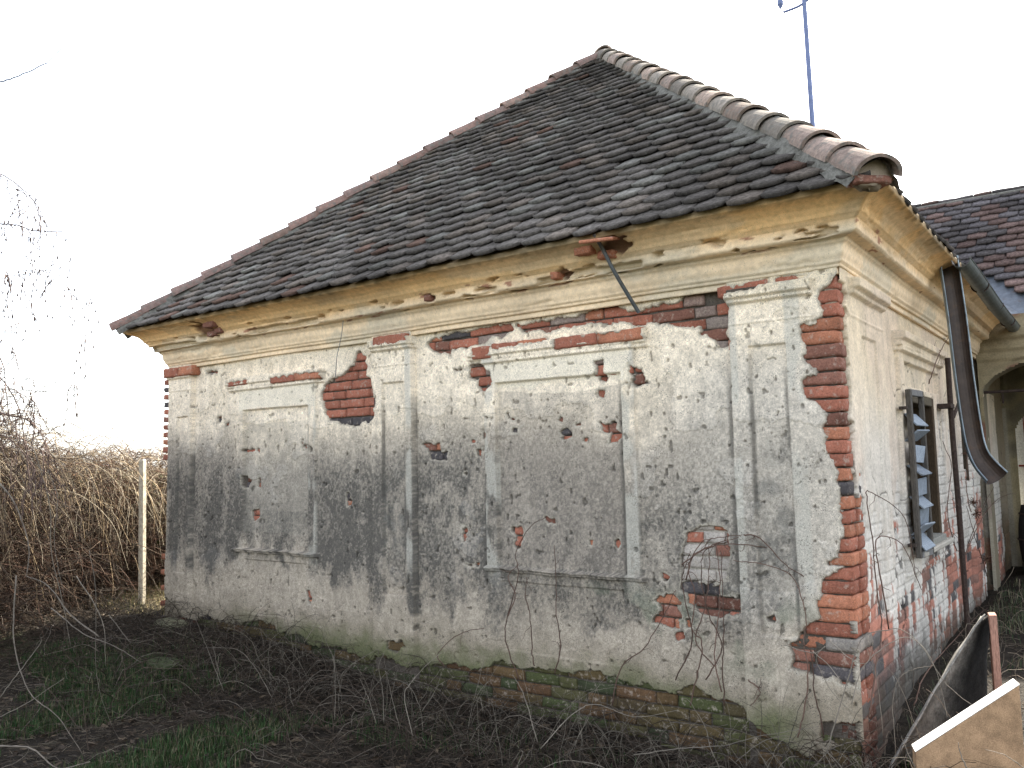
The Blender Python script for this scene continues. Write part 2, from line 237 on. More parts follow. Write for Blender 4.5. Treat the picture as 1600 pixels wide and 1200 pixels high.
CANES=[(0.006,[(-0.005,-0.69,0.044),(0.089,-0.655,0.341),(0.167,-0.626,0.579),(0.267,-0.557,0.621),(0.328,-0.513,0.62),(0.395,-0.455,0.543),(0.479,-0.373,0.361),(0.591,-0.276,0.238)]),(0.005,[(0.081,-0.527,0.251),(0.144,-0.502,0.434),(0.277,-0.418,0.553),(0.351,-0.364,0.551),(0.417,-0.301,0.427),(0.449,-0.25,0.18)]),(0.005,[(-0.264,-0.43,0.472),(-0.146,-0.34,0.429),(-0.091,-0.303,0.461),(-0.135,-0.328,0.396),(-0.081,-0.269,0.229),(-0.008,-0.204,0.128),(0.094,-0.121,0.06)]),(0.004,[(-0.146,-0.34,0.436),(-0.072,-0.276,0.345),(-0.026,-0.231,0.244),(-0.003,-0.208,0.194)]),(0.005,[(-0.045,-0.4,0.516),(0.04,-0.327,0.417),(0.104,-0.278,0.399),(0.138,-0.266,0.511)]),(0.004,[(0.187,-0.163,-0.071),(0.193,-0.188,0.187),(0.228,-0.177,0.315),(0.297,-0.133,0.361),(0.377,-0.076,0.375)]),(0.003,[(0.116,-0.098,-0.007),(0.111,-0.136,0.29),(0.072,-0.187,0.49),(0.055,-0.215,0.622)]),(0.003,[(0.274,0.022,-0.044),(0.191,-0.077,0.288),(0.094,-0.164,0.423)]),(0.005,[(-0.588,-0.341,-0.196),(-0.469,-0.266,-0.095),(-0.354,-0.186,-0.064),(-0.29,-0.13,-0.141)]),(0.006,[(-0.983,-0.763,-0.114),(-0.789,-0.625,-0.085),(-0.596,-0.486,-0.073),(-0.429,-0.369,-0.027),(-0.179,-0.192,0.017)]),(0.006,[(-0.222,-0.198,-0.202),(-0.133,-0.144,-0.103),(-0.008,-0.056,-0.072),(-0.017,-0.048,-0.207)]),(0.005,[(-2.481,-1.113,-0.103),(-2.473,-1.129,0.089),(-2.481,-1.152,0.243),(-2.429,-1.128,0.357)]),(0.004,[(-2.406,-1.053,-0.143),(-2.436,-1.102,0.088),(-2.446,-1.123,0.204)]),(0.005,[(-2.204,-1.157,-0.118),(-2.227,-1.2,0.104),(-2.197,-1.187,0.177),(-2.115,-1.139,0.285),(-2.035,-1.089,0.357)]),(0.004,[(-2.719,-1.289,-0.077),(-2.7,-1.3,0.133),(-2.694,-1.315,0.306)]),(0.004,[(-2.518,-1.14,-0.102),(-2.547,-1.179,0.053),(-2.579,-1.216,0.169)]),(0.006,[(-1.506,-0.898,-0.103),(-1.546,-0.956,0.146),(-1.581,-0.994,0.253),(-1.594,-1.005,0.271)]),(0.004,[(-2.008,-1.287,0.087),(-1.943,-1.251,0.192),(-1.907,-1.237,0.297)]),(0.005,[(-1.436,-0.971,-0.104),(-1.297,-0.89,0.065),(-1.18,-0.812,0.131),(-1.018,-0.685,0.058),(-0.82,-0.543,0.087)]),(0.004,[(-3.601,-1.445,0.002),(-3.653,-1.507,0.211),(-3.691,-1.555,0.378),(-3.722,-1.592,0.504)]),(0.003,[(-3.612,-1.463,0.086),(-3.633,-1.498,0.252),(-3.644,-1.515,0.336)]),(0.004,[(-3.183,-1.389,0.01),(-3.25,-1.46,0.191),(-3.339,-1.538,0.313),(-3.499,-1.658,0.33)]),(0.012,[(-4.633,-1.735,0.292),(-4.784,-1.864,0.452),(-4.896,-1.969,0.656),(-5.017,-2.065,0.726)]),(0.012,[(-4.896,-2.301,1.377),(-4.82,-2.228,1.224),(-4.769,-2.161,0.965),(-4.795,-2.155,0.75)]),(0.008,[(-4.678,-2.044,0.532),(-4.517,-1.906,0.356),(-4.349,-1.773,0.265),(-4.218,-1.664,0.154)]),(0.009,[(-4.203,-2.477,0.827),(-4.24,-2.46,0.443),(-4.191,-2.389,0.135),(-4.062,-2.277,-0.022),(-3.954,-2.171,-0.256)]),(0.006,[(-3.908,-2.261,0.819),(-3.803,-2.153,0.547),(-3.807,-2.125,0.278)]),(0.006,[(-4.568,-1.705,0.446),(-4.473,-1.615,0.266),(-4.455,-1.601,0.256)]),(0.006,[(-3.889,-2.674,0.208),(-3.793,-2.62,0.347),(-3.697,-2.566,0.486),(-3.679,-2.559,0.538)]),(0.01,[(-3.462,-2.844,0.074),(-3.332,-2.748,0.055),(-3.235,-2.665,-0.045),(-3.102,-2.571,-0.016)]),(0.005,[(-3.562,-2.807,0.19),(-3.451,-2.733,0.253),(-3.281,-2.623,0.381)]),(0.006,[(-4.629,-2.115,1.456),(-4.59,-2.065,1.261),(-4.63,-2.058,0.961),(-4.602,-1.999,0.616)]),(0.007,[(-4.701,-2.191,1.652),(-4.635,-2.092,1.22),(-4.65,-2.069,0.919),(-4.609,-1.993,0.53),(-4.592,-1.952,0.272)]),(0.004,[(-4.138,-2.07,0.942),(-4.126,-2.028,0.656),(-4.158,-2.0,0.209),(-4.129,-1.946,-0.077),(-4.035,-1.844,-0.364)]),(0.006,[(0.307,-0.325,-0.062),(0.286,-0.347,-0.0),(0.263,-0.375,0.093)]),(0.006,[(0.613,-0.873,0.16),(0.6,-0.889,0.212),(0.593,-0.9,0.265)]),(0.004,[(0.803,-0.734,0.155),(0.744,-0.784,0.209),(0.682,-0.831,0.231)]),(0.008,[(0.725,0.206,0.14),(0.692,0.193,0.044),(0.659,0.18,-0.052)]),(0.006,[(0.714,0.216,-0.021),(0.681,0.203,-0.117),(0.665,0.195,-0.149)])]
TREE=[(0.012,[(-5.578,-2.624,4.168),(-5.277,-2.408,4.206),(-5.123,-2.302,4.257),(-5.008,-2.223,4.3),(-4.834,-2.106,4.392)]),(0.004,[(-4.834,-2.106,4.392),(-4.711,-2.033,4.532),(-4.639,-1.994,4.65),(-4.627,-1.999,4.765)]),(0.004,[(-5.223,-2.395,4.435),(-5.106,-2.317,4.497),(-5.036,-2.283,4.638)]),(0.01,[(-5.16,-2.841,3.311),(-4.841,-2.625,3.451),(-4.639,-2.473,3.416),(-4.511,-2.365,3.294),(-4.465,-2.323,3.208),(-4.446,-2.296,3.102)]),(0.006,[(-4.841,-2.625,3.451),(-4.64,-2.472,3.403),(-4.56,-2.404,3.316),(-4.534,-2.373,3.21),(-4.504,-2.344,3.146)]),(0.012,[(-5.212,-2.851,3.059),(-4.866,-2.604,3.113),(-4.662,-2.452,3.087),(-4.561,-2.377,3.076),(-4.495,-2.325,3.04),(-4.331,-2.204,3.027)]),(0.004,[(-4.561,-2.377,3.076),(-4.485,-2.305,2.934),(-4.422,-2.251,2.869),(-4.383,-2.213,2.783),(-4.348,-2.178,2.698),(-4.283,-2.115,2.561)]),(0.005,[(-5.026,-2.684,2.801),(-4.687,-2.431,2.749),(-4.55,-2.332,2.754),(-4.383,-2.213,2.783)]),(0.004,[(-4.321,-2.175,2.845),(-4.275,-2.132,2.759),(-4.23,-2.089,2.674),(-4.221,-2.07,2.568),(-4.253,-2.069,2.357),(-4.288,-2.056,2.02),(-4.296,-2.032,1.767)]),(0.005,[(-5.068,-2.648,2.21),(-4.733,-2.392,2.117),(-4.6,-2.288,2.058),(-4.397,-2.136,2.032),(-4.296,-2.059,1.999)]),(0.005,[(-4.653,-2.406,2.748),(-4.628,-2.373,2.621),(-4.606,-2.338,2.451),(-4.639,-2.352,2.368),(-4.693,-2.372,2.2)]),(0.004,[(-4.55,-2.331,2.746),(-4.515,-2.334,2.998),(-4.57,-2.341,2.704),(-4.531,-2.293,2.534)]),(0.012,[(-4.729,-2.612,1.894),(-4.535,-2.463,1.828),(-4.439,-2.389,1.797),(-4.4,-2.359,1.784)]),(0.008,[(-4.675,-2.605,2.178),(-4.519,-2.477,2.052),(-4.435,-2.392,1.846),(-4.42,-2.352,1.601),(-4.372,-2.289,1.355)]),(0.008,[(-4.749,-2.594,1.61),(-4.546,-2.454,1.686),(-4.453,-2.377,1.602),(-4.366,-2.294,1.437)]),(0.008,[(-4.69,-2.645,2.423),(-4.51,-2.485,2.174),(-4.495,-2.445,1.929),(-4.48,-2.406,1.684)]),(0.003,[(-4.508,-2.193,1.815),(-4.52,-2.177,1.604),(-4.522,-2.159,1.435)]),(0.003,[(-4.678,-2.439,2.876),(-4.65,-2.409,2.791),(-4.676,-2.414,2.664),(-4.654,-2.378,2.495)]),(0.003,[(-4.683,-2.326,1.862),(-4.632,-2.288,1.86),(-4.574,-2.256,1.943)])]
# ---------------- dimensions ----------------
W = 6.66; D = 5.9; APX = (-3.33, 3.4, 6.15); EZ = 2.85; EY = -.36; EXR = .29; EXL = -6.95
def ground_h(x, y):
    x = np.asarray(x, float); y = np.asarray(y, float)
    a = np.interp(x, [-30, -9, -6.8, -5.2, -3.6, -.6, .2, 2, 6], [.05, 0, -.06, -.10, -.29, -.33, -.25, -.16, -.1])
    b = np.interp(y, [-8, -1.5, 0, 2, 6, 12], [-.34, -.30, 0, .15, .22, .22])
    g = np.where(y < 0, lerp(a, -.32, ss(-y, .6, 3.)), np.minimum(a+b, .05))
    return g+(fbm(x, y, 1.2, 4, 5)-.5)*.10+(fbm(x, y, 9, 3, 6)-.5)*.03

# ground: one sheet to the horizon, dense near the house
def axis(lo, hi, near0, near1, step):
    a = np.arange(near0, near1, step); L_ = near0-np.cumsum(step*1.35**np.arange(1, 40)); H = near1+np.cumsum(step*1.35**np.arange(1, 40))
    L_ = L_[L_ > lo][::-1]; H = H[H < hi]; return np.concatenate([[lo], L_, a, H, [hi]])
gx = axis(-1500, 1500, -10, 3, .05); gy = axis(-1500, 1500, -5, 7, .05)
X, Y = np.meshgrid(gx, gy); Z = ground_h(X, Y)
far = ss(np.hypot(X, Y), 12, 60); Z = Z*(1-far)-.1*far
n1 = fbm(X, Y, 1.7, 4, 21); n2 = fbm(X, Y, 8, 3, 22)
C = lerp(np.array([.013, .010, .008]), np.array([.032, .025, .017]), n2[..., None])
C = lerp(C, np.array([.035, .05, .018]), (ss(n1, .48, .62)*ss(-Y, .4, 1.4))[..., None]*.7)
C = lerp(C, np.array([.30, .25, .15]), ss(Y, -.1, 1.2)[..., None]*(ss(-X, 6.7, 7.1))[..., None]*.95)  # straw ground, lightened to paint in the sunlit patch by the hedge
C = lerp(C, np.array([.09, .10, .04]), far[..., None])
tagp(mesh('ground', np.stack([X, Y, Z], -1), gridF(len(gy), len(gx)), M_soil, col=C.reshape(-1, 3), smooth=True), kind='structure')

house = empty('house', (0, 0, 0), 'derelict low plastered house with crumbling brick corner and hipped dark tile roof', 'house')

# ---------------- front wall: one relief surface ----------------
def sdf(X, Y, poly):
    p = np.array(poly); lo = p.min(0)-.12; hi = p.max(0)+.12
    d = np.full(X.shape, .3); m = (X > lo[0]) & (X < hi[0]) & (Y > lo[1]) & (Y < hi[1])
    if not m.any(): return d
    x = X[m]; y = Y[m]; dd = np.full(x.shape, 9.); ins = np.zeros(x.shape, bool)
    for i in range(len(p)):
        a = p[i]; b = p[(i+1) % len(p)]; e = b-a; t = np.clip(((x-a[0])*e[0]+(y-a[1])*e[1])/(e@e+1e-12), 0, 1)
        dd = np.minimum(dd, np.hypot(x-a[0]-t*e[0], y-a[1]-t*e[1]))
        c = ((a[1] > y) != (b[1] > y)) & (x < (b[0]-a[0])*(y-a[1])/(b[1]-a[1]+1e-12)+a[0]); ins ^= c
    d[m] = np.where(ins, -dd, dd); return d
PD = dict(PATCH)
def base_edge(x):
    e = np.interp(x, [-6.7, -6.4, -5.2, -4.4, -3.6, -3.0, -2.07, -1.7, -1.43, -1.0, -.71, -.5, -.3, 0], [-.12, -.02, .05, -.07, -.10, -.07, .04, .05, .0, .04, .0, -.17, -.2, -.1])
    return e+(fbm(x, x*0, 6, 4, 40)-.5)*.12
def dmg(X, Z, skip=()):
    d = np.full(X.shape, .3)
    for n_, p in PATCH:
        if n_ in skip: continue
        d = np.minimum(d, sdf(X, Z, p))
    return np.minimum(d, Z-base_edge(X))
def band(x, a, b, s=.004): return ss(x, a-s, a+s)*(1-ss(x, b-s, b+s))
ux = np.linspace(0, 1, 1000); xs = -(W-.0)*(1-(1-ux)*(1+.0))*1.0
xs = -W*(ux*.62+.38*ux**2)[::-1]
zs = np.linspace(-.5, 2.53, 560)
X, Z = np.meshgrid(xs, zs)
wob = (fbm(X, Z, 3, 3, 50)-.5)*.02
Xw = X+wob*.6; Zw = Z+wob*.5
H = (fbm(X, Z, 1.1, 3, 51)-.5)*.022+(fbm(X, Z, 14, 4, 52)-.5)*.006
lime = np.zeros_like(X)             # intact smooth lime coat
for (a, b, ia, ib) in ((-W-.2, -6.26, -6.5, -6.32), (-3.71, -3.26, -3.585, -3.345), (-.65, .2, -.53, -.31)):
    pb = band(Xw, a, b)
    H += .042*pb
    ip = band(Xw, ia, ib)*band(Zw, .42, 2.10 if a > -6 else 1.97); H -= .022*ip
    cap = pb*0+band(X, a-.02, (b+.02 if b < 0 else -.14))
    H += cap*(.028*ss(Zw, 2.355, 2.372)+.026*ss(Zw, 2.385, 2.40)-.054*ss(Zw, 2.452, 2.462))
    H += cap*.006*band(Zw, 2.235, 2.248)
for (a, b, t) in ((-5.55, -4.42, 2.2), (-2.56, -1.31, 2.2)):
    fr = band(Xw, a, b)*band(Zw, .685, t); inn = band(Xw, a+.11, b-.10)*band(Zw, .70, 1.98 if a < -5 else 2.02)
    H += .018*fr-.034*inn
    led = band(X, a-.02, b+.03)*(Z > .60)*(Z < .80); br = ss(fbm(X, X*0, 7, 3, int(60-a)), .35, .5)
    H += led*(.012+.036*br)*band(Zw, .665, .70)
    H -= .012*band(Xw, a+.12, b-.14)*band(Zw, .12, .60)
    H += band(X, a-.12, b+.10)*(.024*ss(Z, 2.165, 2.175)+.022*ss(Z, 2.195, 2.205)+.02*ss(Z, 2.222, 2.232)-.066*ss(Z, 2.285+wob, 2.30+wob))
H -= .012*band(X, -6.26, -6.245)*ss(Z, .2, .6)+.010*band(X, -3.26, -3.245)*ss(Z, .2, .6)
# lower pilaster bottom soft
edge = (fbm(X, Z, 20, 5, 70)-.5)*.055+(fbm(X, Z, 60, 2, 71)-.5)*.012
Dm = dmg(X, Z)+edge
for (a, b) in ((-5.6, -4.3), (-2.7, -1.2)): pass
# shallow delamination areas (upper coat fallen): irregular islands
isl = fbm(X, Z*1.1, 3.2, 5, 80)
coat = ss(isl+.20*ss(Z, 1.5, 2.3)-.16*band(Z, .6, 1.7, .2)+.10*ss(X, -1.0, -.2), .54, .548)
H += .0045*coat
H -= .005*(1-ss(Dm, .0, .03))*(Z > .1)
# sparse small knocks
nfp = fbm(X, Z, 30, 2, 94); pits = np.maximum(ss(fbm(X, Z*.8, 26, 2, 90), .79, .83), .6*ss(vn((X+.02*nfp)*95, (Z+.02*nfp)*80, 92)*(.50+.7*fbm(X, Z, 5, 2, 93)), .88, .93)); H -= pits*.010
rec = 1-ss(Dm, -.008, .002)
H -= .030; H0f = H.copy(); H = H-rec*(.036+(fbm(X, Z, 30, 4, 91)-.5)*.016)
# material tone
top = np.array([.82, .71, .56]); mid = np.array([.47, .415, .345]); low = np.array([.40, .345, .275]); dark = np.array([.052, .052, .050]); brown = np.array([.24, .205, .15])
nl = fbm(X, Z, 1.3, 4, 100); nf = fbm(X, Z, 11, 5, 102); nw = fbm(X, Z, 4, 4, 104); ns = fbm(X*8+2.2*nw, Z*1.3+3.0*nl+.8*nf, 1.0, 5, 101); nv = fbm(X*24+3*nw, Z*2.6+2*nf, 1.0, 3, 103)
def ex(a): return a[..., None]
C = lerp(mid, top, ex(ss(Z+.45*(nl-.5)+.3*(nf-.5), 1.42, 2.02)))
C = lerp(C, np.array([.55, .50, .43]), ex(ss(X+.3*(nl-.5), -1.3, -.7)*(1-ss(Z, 1.9, 2.2))*.75))
C = lerp(C, low, ex(1-ss(Z+.4*(nl-.5)+.2*(ns-.5), .42, .78))*.8)
sp = .45*ss(fbm(X, Z*.8, 75, 3, 130), .30, .70)+.55*(.6*vn(X*210, Z*190, 133)+.4*vn(X*120, Z*110, 134)); sp2 = ss(fbm(X, Z*.6, 36, 4, 131), .32, .68)
C = C*ex(.80+.40*nf)*ex(.90+.2*nv)*ex(.70+.52*sp+.09*sp2)
wx = np.interp(X, [-6.7, -4.6, -4.2, -2.7, -2.4, -1.4, -1.2, -.7, -.55, -.3, -.15], [1., .85, 1., 1., .75, .75, .75, .62, .6, .42, .12])
zt = np.interp(X, [-6.7, -5.6, -4.5, -3.5, -2.6, -1.3, -.6, 0], [1.78, 1.82, 1.78, 1.78, 1.80, 1.62, 1.55, 1.2])
zb = np.interp(X, [-6.7, -5.6, -5.5, -4.4, -4.2, -3.3, -2.8, -2.6, -1.3, -.6, 0], [.5, .5, .62, .62, .42, .36, .30, .35, .3, .42, .6])
Dk = ss(Z+.5*(ns-.5)+.25*(nf-.5), zb-.12, zb+.2)*(1-ss(Z+.7*(ns-.5)+.5*(nl-.5), zt-.55, zt+.12))*wx
Dk = Dk*(.25+1.0*ss(.38*ns+.24*nf+.22*nl+.16*sp2, .28, .66))*(.30+.75*(1-sp)+.40*(1-sp2))
pan = band(X, -5.42, -4.55)*band(Z, 1.05, 2.0); Dk *= 1-.55*pan*ss(nl, .4, .6)
C = lerp(C, dark, ex(np.clip(Dk*1.0, 0, .82)))
cp = band(Xw, -2.44, -1.41)*band(Zw, .72, 1.75+.3*nl); C = lerp(C, np.array([.27, .235, .20])*ex(.6+.4*nf+.4*sp), ex(cp*.38))
lp = band(Xw, -5.44, -4.53)*band(Zw, .85, 1.85); C = lerp(C, np.array([.30, .28, .24])*ex(.7+.6*nf), ex(lp*.35))
for (a, w_) in ((-.672, .03), (-.53, .022), (-.322, .022), (-3.715, .03), (-3.582, .02), (-3.352, .02), (-3.25, .03), (-6.25, .03), (-6.495, .02), (-2.43, .03), (-1.43, .03), (-5.42, .03), (-4.54, .03)):
    C = lerp(C, np.array([.09, .085, .075]), ex((1-ss(np.abs(Xw-a), 0, w_))*ss(fbm(X*4, Z*2.2, 1, 4, int(115-a*3)), .40, .60)*ss(Z, .3, .6)*(1-ss(Z, 1.75, 2.1))*.7))
for (a, b) in ((-.53, -.31), (-3.585, -3.345)):
    C = lerp(C, np.array([.15, .145, .13])*ex(.6+.8*sp2), ex(band(Xw, a, b)*band(Z+.5*(ns-.5), .7, 1.45, .12)*ss(nf, .35, .6)*.6))
# white drips where lime coat survives on edges and frame strips
for (a, b) in ((-2.56, -2.44), (-1.42, -1.31), (-.655, -.60), (-.31, -.22), (-3.33, -3.27), (-4.53, -4.42)):
    C = lerp(C, np.array([.50, .48, .42]), ex(band(X, a, b, .01)*ss(fbm(X*10, Z*3, 1, 3, 111), .38, .55)*ss(Z, .5, .8)*.65))
# lime coat band under hoods
for (a, b) in ((-5.5, -4.42), (-2.56, -1.35)):
    C = lerp(C, np.array([.80, .72, .58])*ex(.9+.2*nf), ex(band(X, a, b)*ss(Z+.10*(fbm(X, Z, 7, 4, 120)-.5), 1.97, 1.99)*(1-ss(Z, 2.16, 2.18))*.85))
C = lerp(C, np.array([.62, .53, .37]), ex(ss(Z+.08*(nl-.5), 2.30, 2.5)*.55))
C = lerp(C, C*1.0+.06, ex(coat*.6*ss(Z, .3, .8)))
C = lerp(C, brown, ex((1-ss(Z+.3*(nl-.5)+.15*(nf-.5), .0, .34))*.75))
moss = (1-ss(Z+.25*(nl-.5)+.2*(nf-.5), -.08, .16))*ss(X, -6.3, -4.8)*(1-ss(X, -.5, -.2))
C = lerp(C, np.array([.085, .105, .035]), ex(moss*.75))
gr = ss(fbm(X, Z, 2.6, 4, 140), .52, .62)*band(Z, .2, .6, .1)*ss(X, -2.6, -2.2); C = lerp(C, np.array([.16, .19, .13]), ex(gr*.45))
C = C*ex(1-.5*pits*(Z > .1))
# mortar in recess, pale broken plaster edge
C = lerp(C, np.array([.45, .41, .34])*ex(.7+.6*nf), ex((1-ss(np.abs(Dm-.006), 0, .012))*.7*(Z > .15)))
C = lerp(C, np.array([.10, .085, .07])*ex(.5+nf), ex(rec))
C = lerp(C, np.array([.45, .42, .37])*ex(.7+.6*nf), ex(rec*(1-ss(sdf(X, Z, PD['W']), -.01, .01))))
V = np.stack([np.where(rec > .3, np.minimum(X, -.045), X), -H, Z], -1)
mesh('front_wall', V, gridF(len(zs), len(xs)), M_plaster, house, C.reshape(-1, 3), smooth=True)

# ---------------- exposed bricks ----------------
def brick_template(nx=9, ny=3, nz=4):
    P = []; F = []; idx = {}
    def g(i, j, k):
        key = (i, j, k)
        if key not in idx: idx[key] = len(P); P.append((i/nx-.5, j/ny-.5, k/nz-.5))
        return idx[key]
    for i in range(nx):
        for k in range(nz):
            F.append((g(i, 0, k), g(i+1, 0, k), g(i+1, 0, k+1), g(i, 0, k+1))); F.append((g(i, ny, k), g(i, ny, k+1), g(i+1, ny, k+1), g(i+1, ny, k)))
        for j in range(ny):
            F.append((g(i, j, 0), g(i, j+1, 0), g(i+1, j+1, 0), g(i+1, j, 0))); F.append((g(i, j, nz), g(i+1, j, nz), g(i+1, j+1, nz), g(i, j+1, nz)))
    for j in range(ny):
        for k in range(nz):
            F.append((g(0, j, k), g(0, j, k+1), g(0, j+1, k+1), g(0, j+1, k))); F.append((g(nx, j, k), g(nx, j+1, k), g(nx, j+1, k+1), g(nx, j, k+1)))
    return np.array(P), np.array(F)
BT, BF = brick_template()
class Bricks:
    def __init__(s): s.V = []; s.F = []; s.C = []; s.n = 0
    def add(s, c, d, col, rot=0., rough=.006, seed=0):
        P = BT.copy(); d = np.array(d)
        Q = P*d; rr = .006
        inner = np.sign(Q)*np.maximum(np.abs(Q)-(d/2-rr)[None]*1.0, 0)
        base = np.clip(Q, -(d/2-rr), d/2-rr); off = Q-base; l = np.linalg.norm(off, axis=1, keepdims=True)
        m = (l > 1e-6)[:, 0]; Q[m] = base[m]+off[m]/l[m]*rr
        a = fbm(Q[:, 0]*1+seed*3.1, Q[:, 2]*1+Q[:, 1]+seed*1.7, 18, 3, 3)-.5; b = fbm(Q[:, 0]+seed, Q[:, 2]-Q[:, 1]+9, 22, 3, 4)-.5
        Q = Q*(1+0*a[:, None]); Q[:, 1] += a*rough*3; Q[:, 2] += b*rough*2.2; Q[:, 0] += b*rough*2
        Q = Q @ rotx((rs.rand()-.5)*.06).T @ rotz(rot+(rs.rand()-.5)*.05).T @ roty((rs.rand()-.5)*.035).T
        s.V.append(Q+np.array(c)); s.F.append(BF+s.n); s.n += len(Q)
        cc = np.array(col)*(.8+.5*fbm(Q[:, 0]+seed*2.3, Q[:, 2]+seed, 12, 3, 9)[:, None]); s.C.append(cc)
    def build(s, name, parent): return mesh(name, np.concatenate(s.V), np.concatenate(s.F), M_brick, parent, np.concatenate(s.C), smooth=True)
RED = np.array([.31, .12, .08]); ORG = np.array([.36, .15, .09]); BRN = np.array([.20, .095, .07]); DRK = np.array([.055, .05, .052]); PAL = np.array([.42, .38, .34])
def brick_col(z=0, dark=.12):
    r = rs.rand(); c = DRK*1.3 if r < dark else BRN if r < dark+.18 else ORG if r < dark+.38 else RED
    return c*(.8+.4*rs.rand())
CH = .0775; BB = {}; SPEC = ('D1', 'D2', 'D3', 'DL', 'DL2', 'P1c', 'P2c', 'C3', 'C4')
inW = lambda x, z: sdf(np.array([x]), np.array([z]), PD['W'])[0]
for ci in range(-7, 33):
    zc = ci*CH+.03; L0 = (.145 if ci % 2 else 0)
    k = 0; x = -W+L0*.5-.03
    while x < -.02:
        ln = .29 if (k+ci) % 3 else .145
        x0, x1 = x, min(x+ln, -.02 if True else 0); x += ln; k += 1
        if x1-x0 < .05: continue
        xx = np.linspace(x0+.01, x1-.01, 7); zz = np.array([zc-.025, zc, zc+.025]); XX, ZZ = np.meshgrid(xx, zz)
        dd = dmg(XX, ZZ, ('B', 'N')); 
        if dd.min() > -.001: continue
        xm = (x0+x1)/2; col = brick_col()
        low_ = zc < .12
        if low_:
            g = rs.rand(); col = lerp(col*.4, np.array([.06, .075, .03]), .35+.6*g) if x0 > -6.2 else col*.5
        if inW(xm, zc) < .02: col = PAL*(.8+.3*rs.rand())
        if zc > 2.1 and rs.rand() < .28: col = lerp(PAL*.6, BRN, rs.rand()*.6)
        if sdf(np.array([xm]), np.array([zc]), PD['A'])[0] < .03: col = (DRK*1.2 if zc < 1.86 else RED*(.9+.25*rs.rand()))
        if sdf(np.array([xm]), np.array([zc]), PD['M1'])[0] < .03: col = (DRK*1.4 if zc > .60 else BRN*(.6+.5*rs.rand()))
        if sdf(np.array([xm]), np.array([zc]), PD['D1'])[0] < .04: col = ORG*.9
        pr = .05 if band(np.array([xm]), -.65, .2)[0] > .5 or -3.71 < xm < -3.26 else 0
        if zc > 2.2 and -2.7 < xm < -1.2 and sdf(np.array([xm]), np.array([zc]), PD['D1'])[0] < .05: pr = .05
        if zc > 2.36 and (-3.71 < xm < -3.26 or xm < -6.26): pr = .06
        i0_, i1_ = np.searchsorted(xs, [x0, x1]); j0_, j1_ = np.searchsorted(zs, [zc-.035, zc+.035]); vis = dd < .0
        sub = H0f[j0_:j1_+1, max(i0_-1, 0):i1_+1]; hmin = np.percentile(sub, 12)
        dep = -hmin+.013+.007*rs.rand()
        if not low_ and min(PATCH, key=lambda q: sdf(np.array([xm]), np.array([zc]), q[1])[0])[0] in SPEC: continue
        pn_ = 'plinth%d' % int(x0//1.3) if low_ else min(PATCH, key=lambda q: sdf(np.array([xm]), np.array([zc]), q[1])[0])[0]
        if not low_ and zc > base_edge(np.array([xm]))[0] and min(sdf(XX, ZZ, PD[pn_]).min(), 1) > .01: pass
        B = BB.setdefault(pn_, Bricks())
        B.add(((x0+x1)/2, dep+.06, zc), (x1-x0-.008, .12, CH-.007-.004*rs.rand()), col, seed=ci*37+k)
for n_ in SPEC:
    p_ = np.array(PD[n_]); x0, x1 = p_[:, 0].min(), p_[:, 0].max(); z0, z1 = p_[:, 1].min(), p_[:, 1].max(); nb = max(1, int(round((x1-x0)/.29))); B = BB[n_] = Bricks()
    for q_ in range(nb):
        xa = x0+(x1-x0)*(q_+.5)/nb; i0_ = np.searchsorted(xs, xa); j0_ = np.searchsorted(zs, (z0+z1)/2)
        B.add((xa, -H0f[j0_, i0_]+.006+.06, (z0+z1)/2), ((x1-x0)/nb-.004, .12, max(z1-z0+.012, .045)), (ORG if q_ % 2 else RED)*1.1, seed=q_+55)
for B in BB.values(): B.build('exposed_brickwork', house)
# corner quoin bricks: run from the front face round the corner
Bq = Bricks(); pB = np.array(PD['B'])
cols_q = [RED, RED, RED*1.05, ORG*.85, ORG*.95, BRN, BRN*1.1, BRN*1.2, RED, RED*.9, BRN*.8, ORG, RED, RED*.85, ORG*1.1, DRK*1.2, ORG, RED, ORG*.9, RED*.9, ORG, RED, RED*.8, ORG*1.05, ORG, RED*.9, RED, DRK*1.3, BRN*.9, DRK*1.6, BRN]
zc = 2.46-CH*.5; k = 0
while zc > -.3:
    xt = np.linspace(-.6, 0, 240); dd = sdf(xt, np.full_like(xt, zc), PD['B']); ins = xt[dd < 0]
    lft = ins.min() if len(ins) else -.16
    col = cols_q[k % len(cols_q)]
    if zc < .02: col = BRN*.5
    elif zc < .50: col = [RED*.8, PAL*.5, BRN*.9, DRK*1.6, RED*.7][k % 5]
    ln = min(max(.10, -lft+.02), .30)*(1 if zc > .5 else .55+.45*rs.rand()); jit = (rs.rand()-.5)*.014
    pr = -.024 if zc > .1 else -.034
    Bq.add((-ln/2-.010+jit, .06-pr, zc), (ln, .15, CH-.005-.004*rs.rand()), col, seed=k*11+5)
    if zc < .45 and k % 3 == 1: pass
    rest = -lft-ln
    if rest > .03: Bq.add((-ln-.030-.07+jit, .06-pr+.01, zc), (.14 if rest < .16 else .26, .14, CH-.008), brick_col(0, .3), seed=k*13+7)
    # side face bricks seen beyond the first
    Bq.add((-.010-.06+jit*.5, .135+.09, zc), (.13, .14 if k % 2 else .17, CH-.008), col*.9, seed=k*17+3)
    zc -= CH; k += 1
Bq.build('corner_quoins', house)
# left corner: broken brick ends standing proud of the plaster
zc = 2.42; k = 0
while zc > -.2:
    if zc > 1.55 or zc < .6 and k % 2 == 0:
        Bl = Bricks(); Bl.add((-W-.05-.014*rs.rand(), .09, zc), (.10, .17, CH-.02-.008*rs.rand()), brick_col(0, .2), seed=k+300); Bl.build('corner_brick', house)
    zc -= CH; k += 1

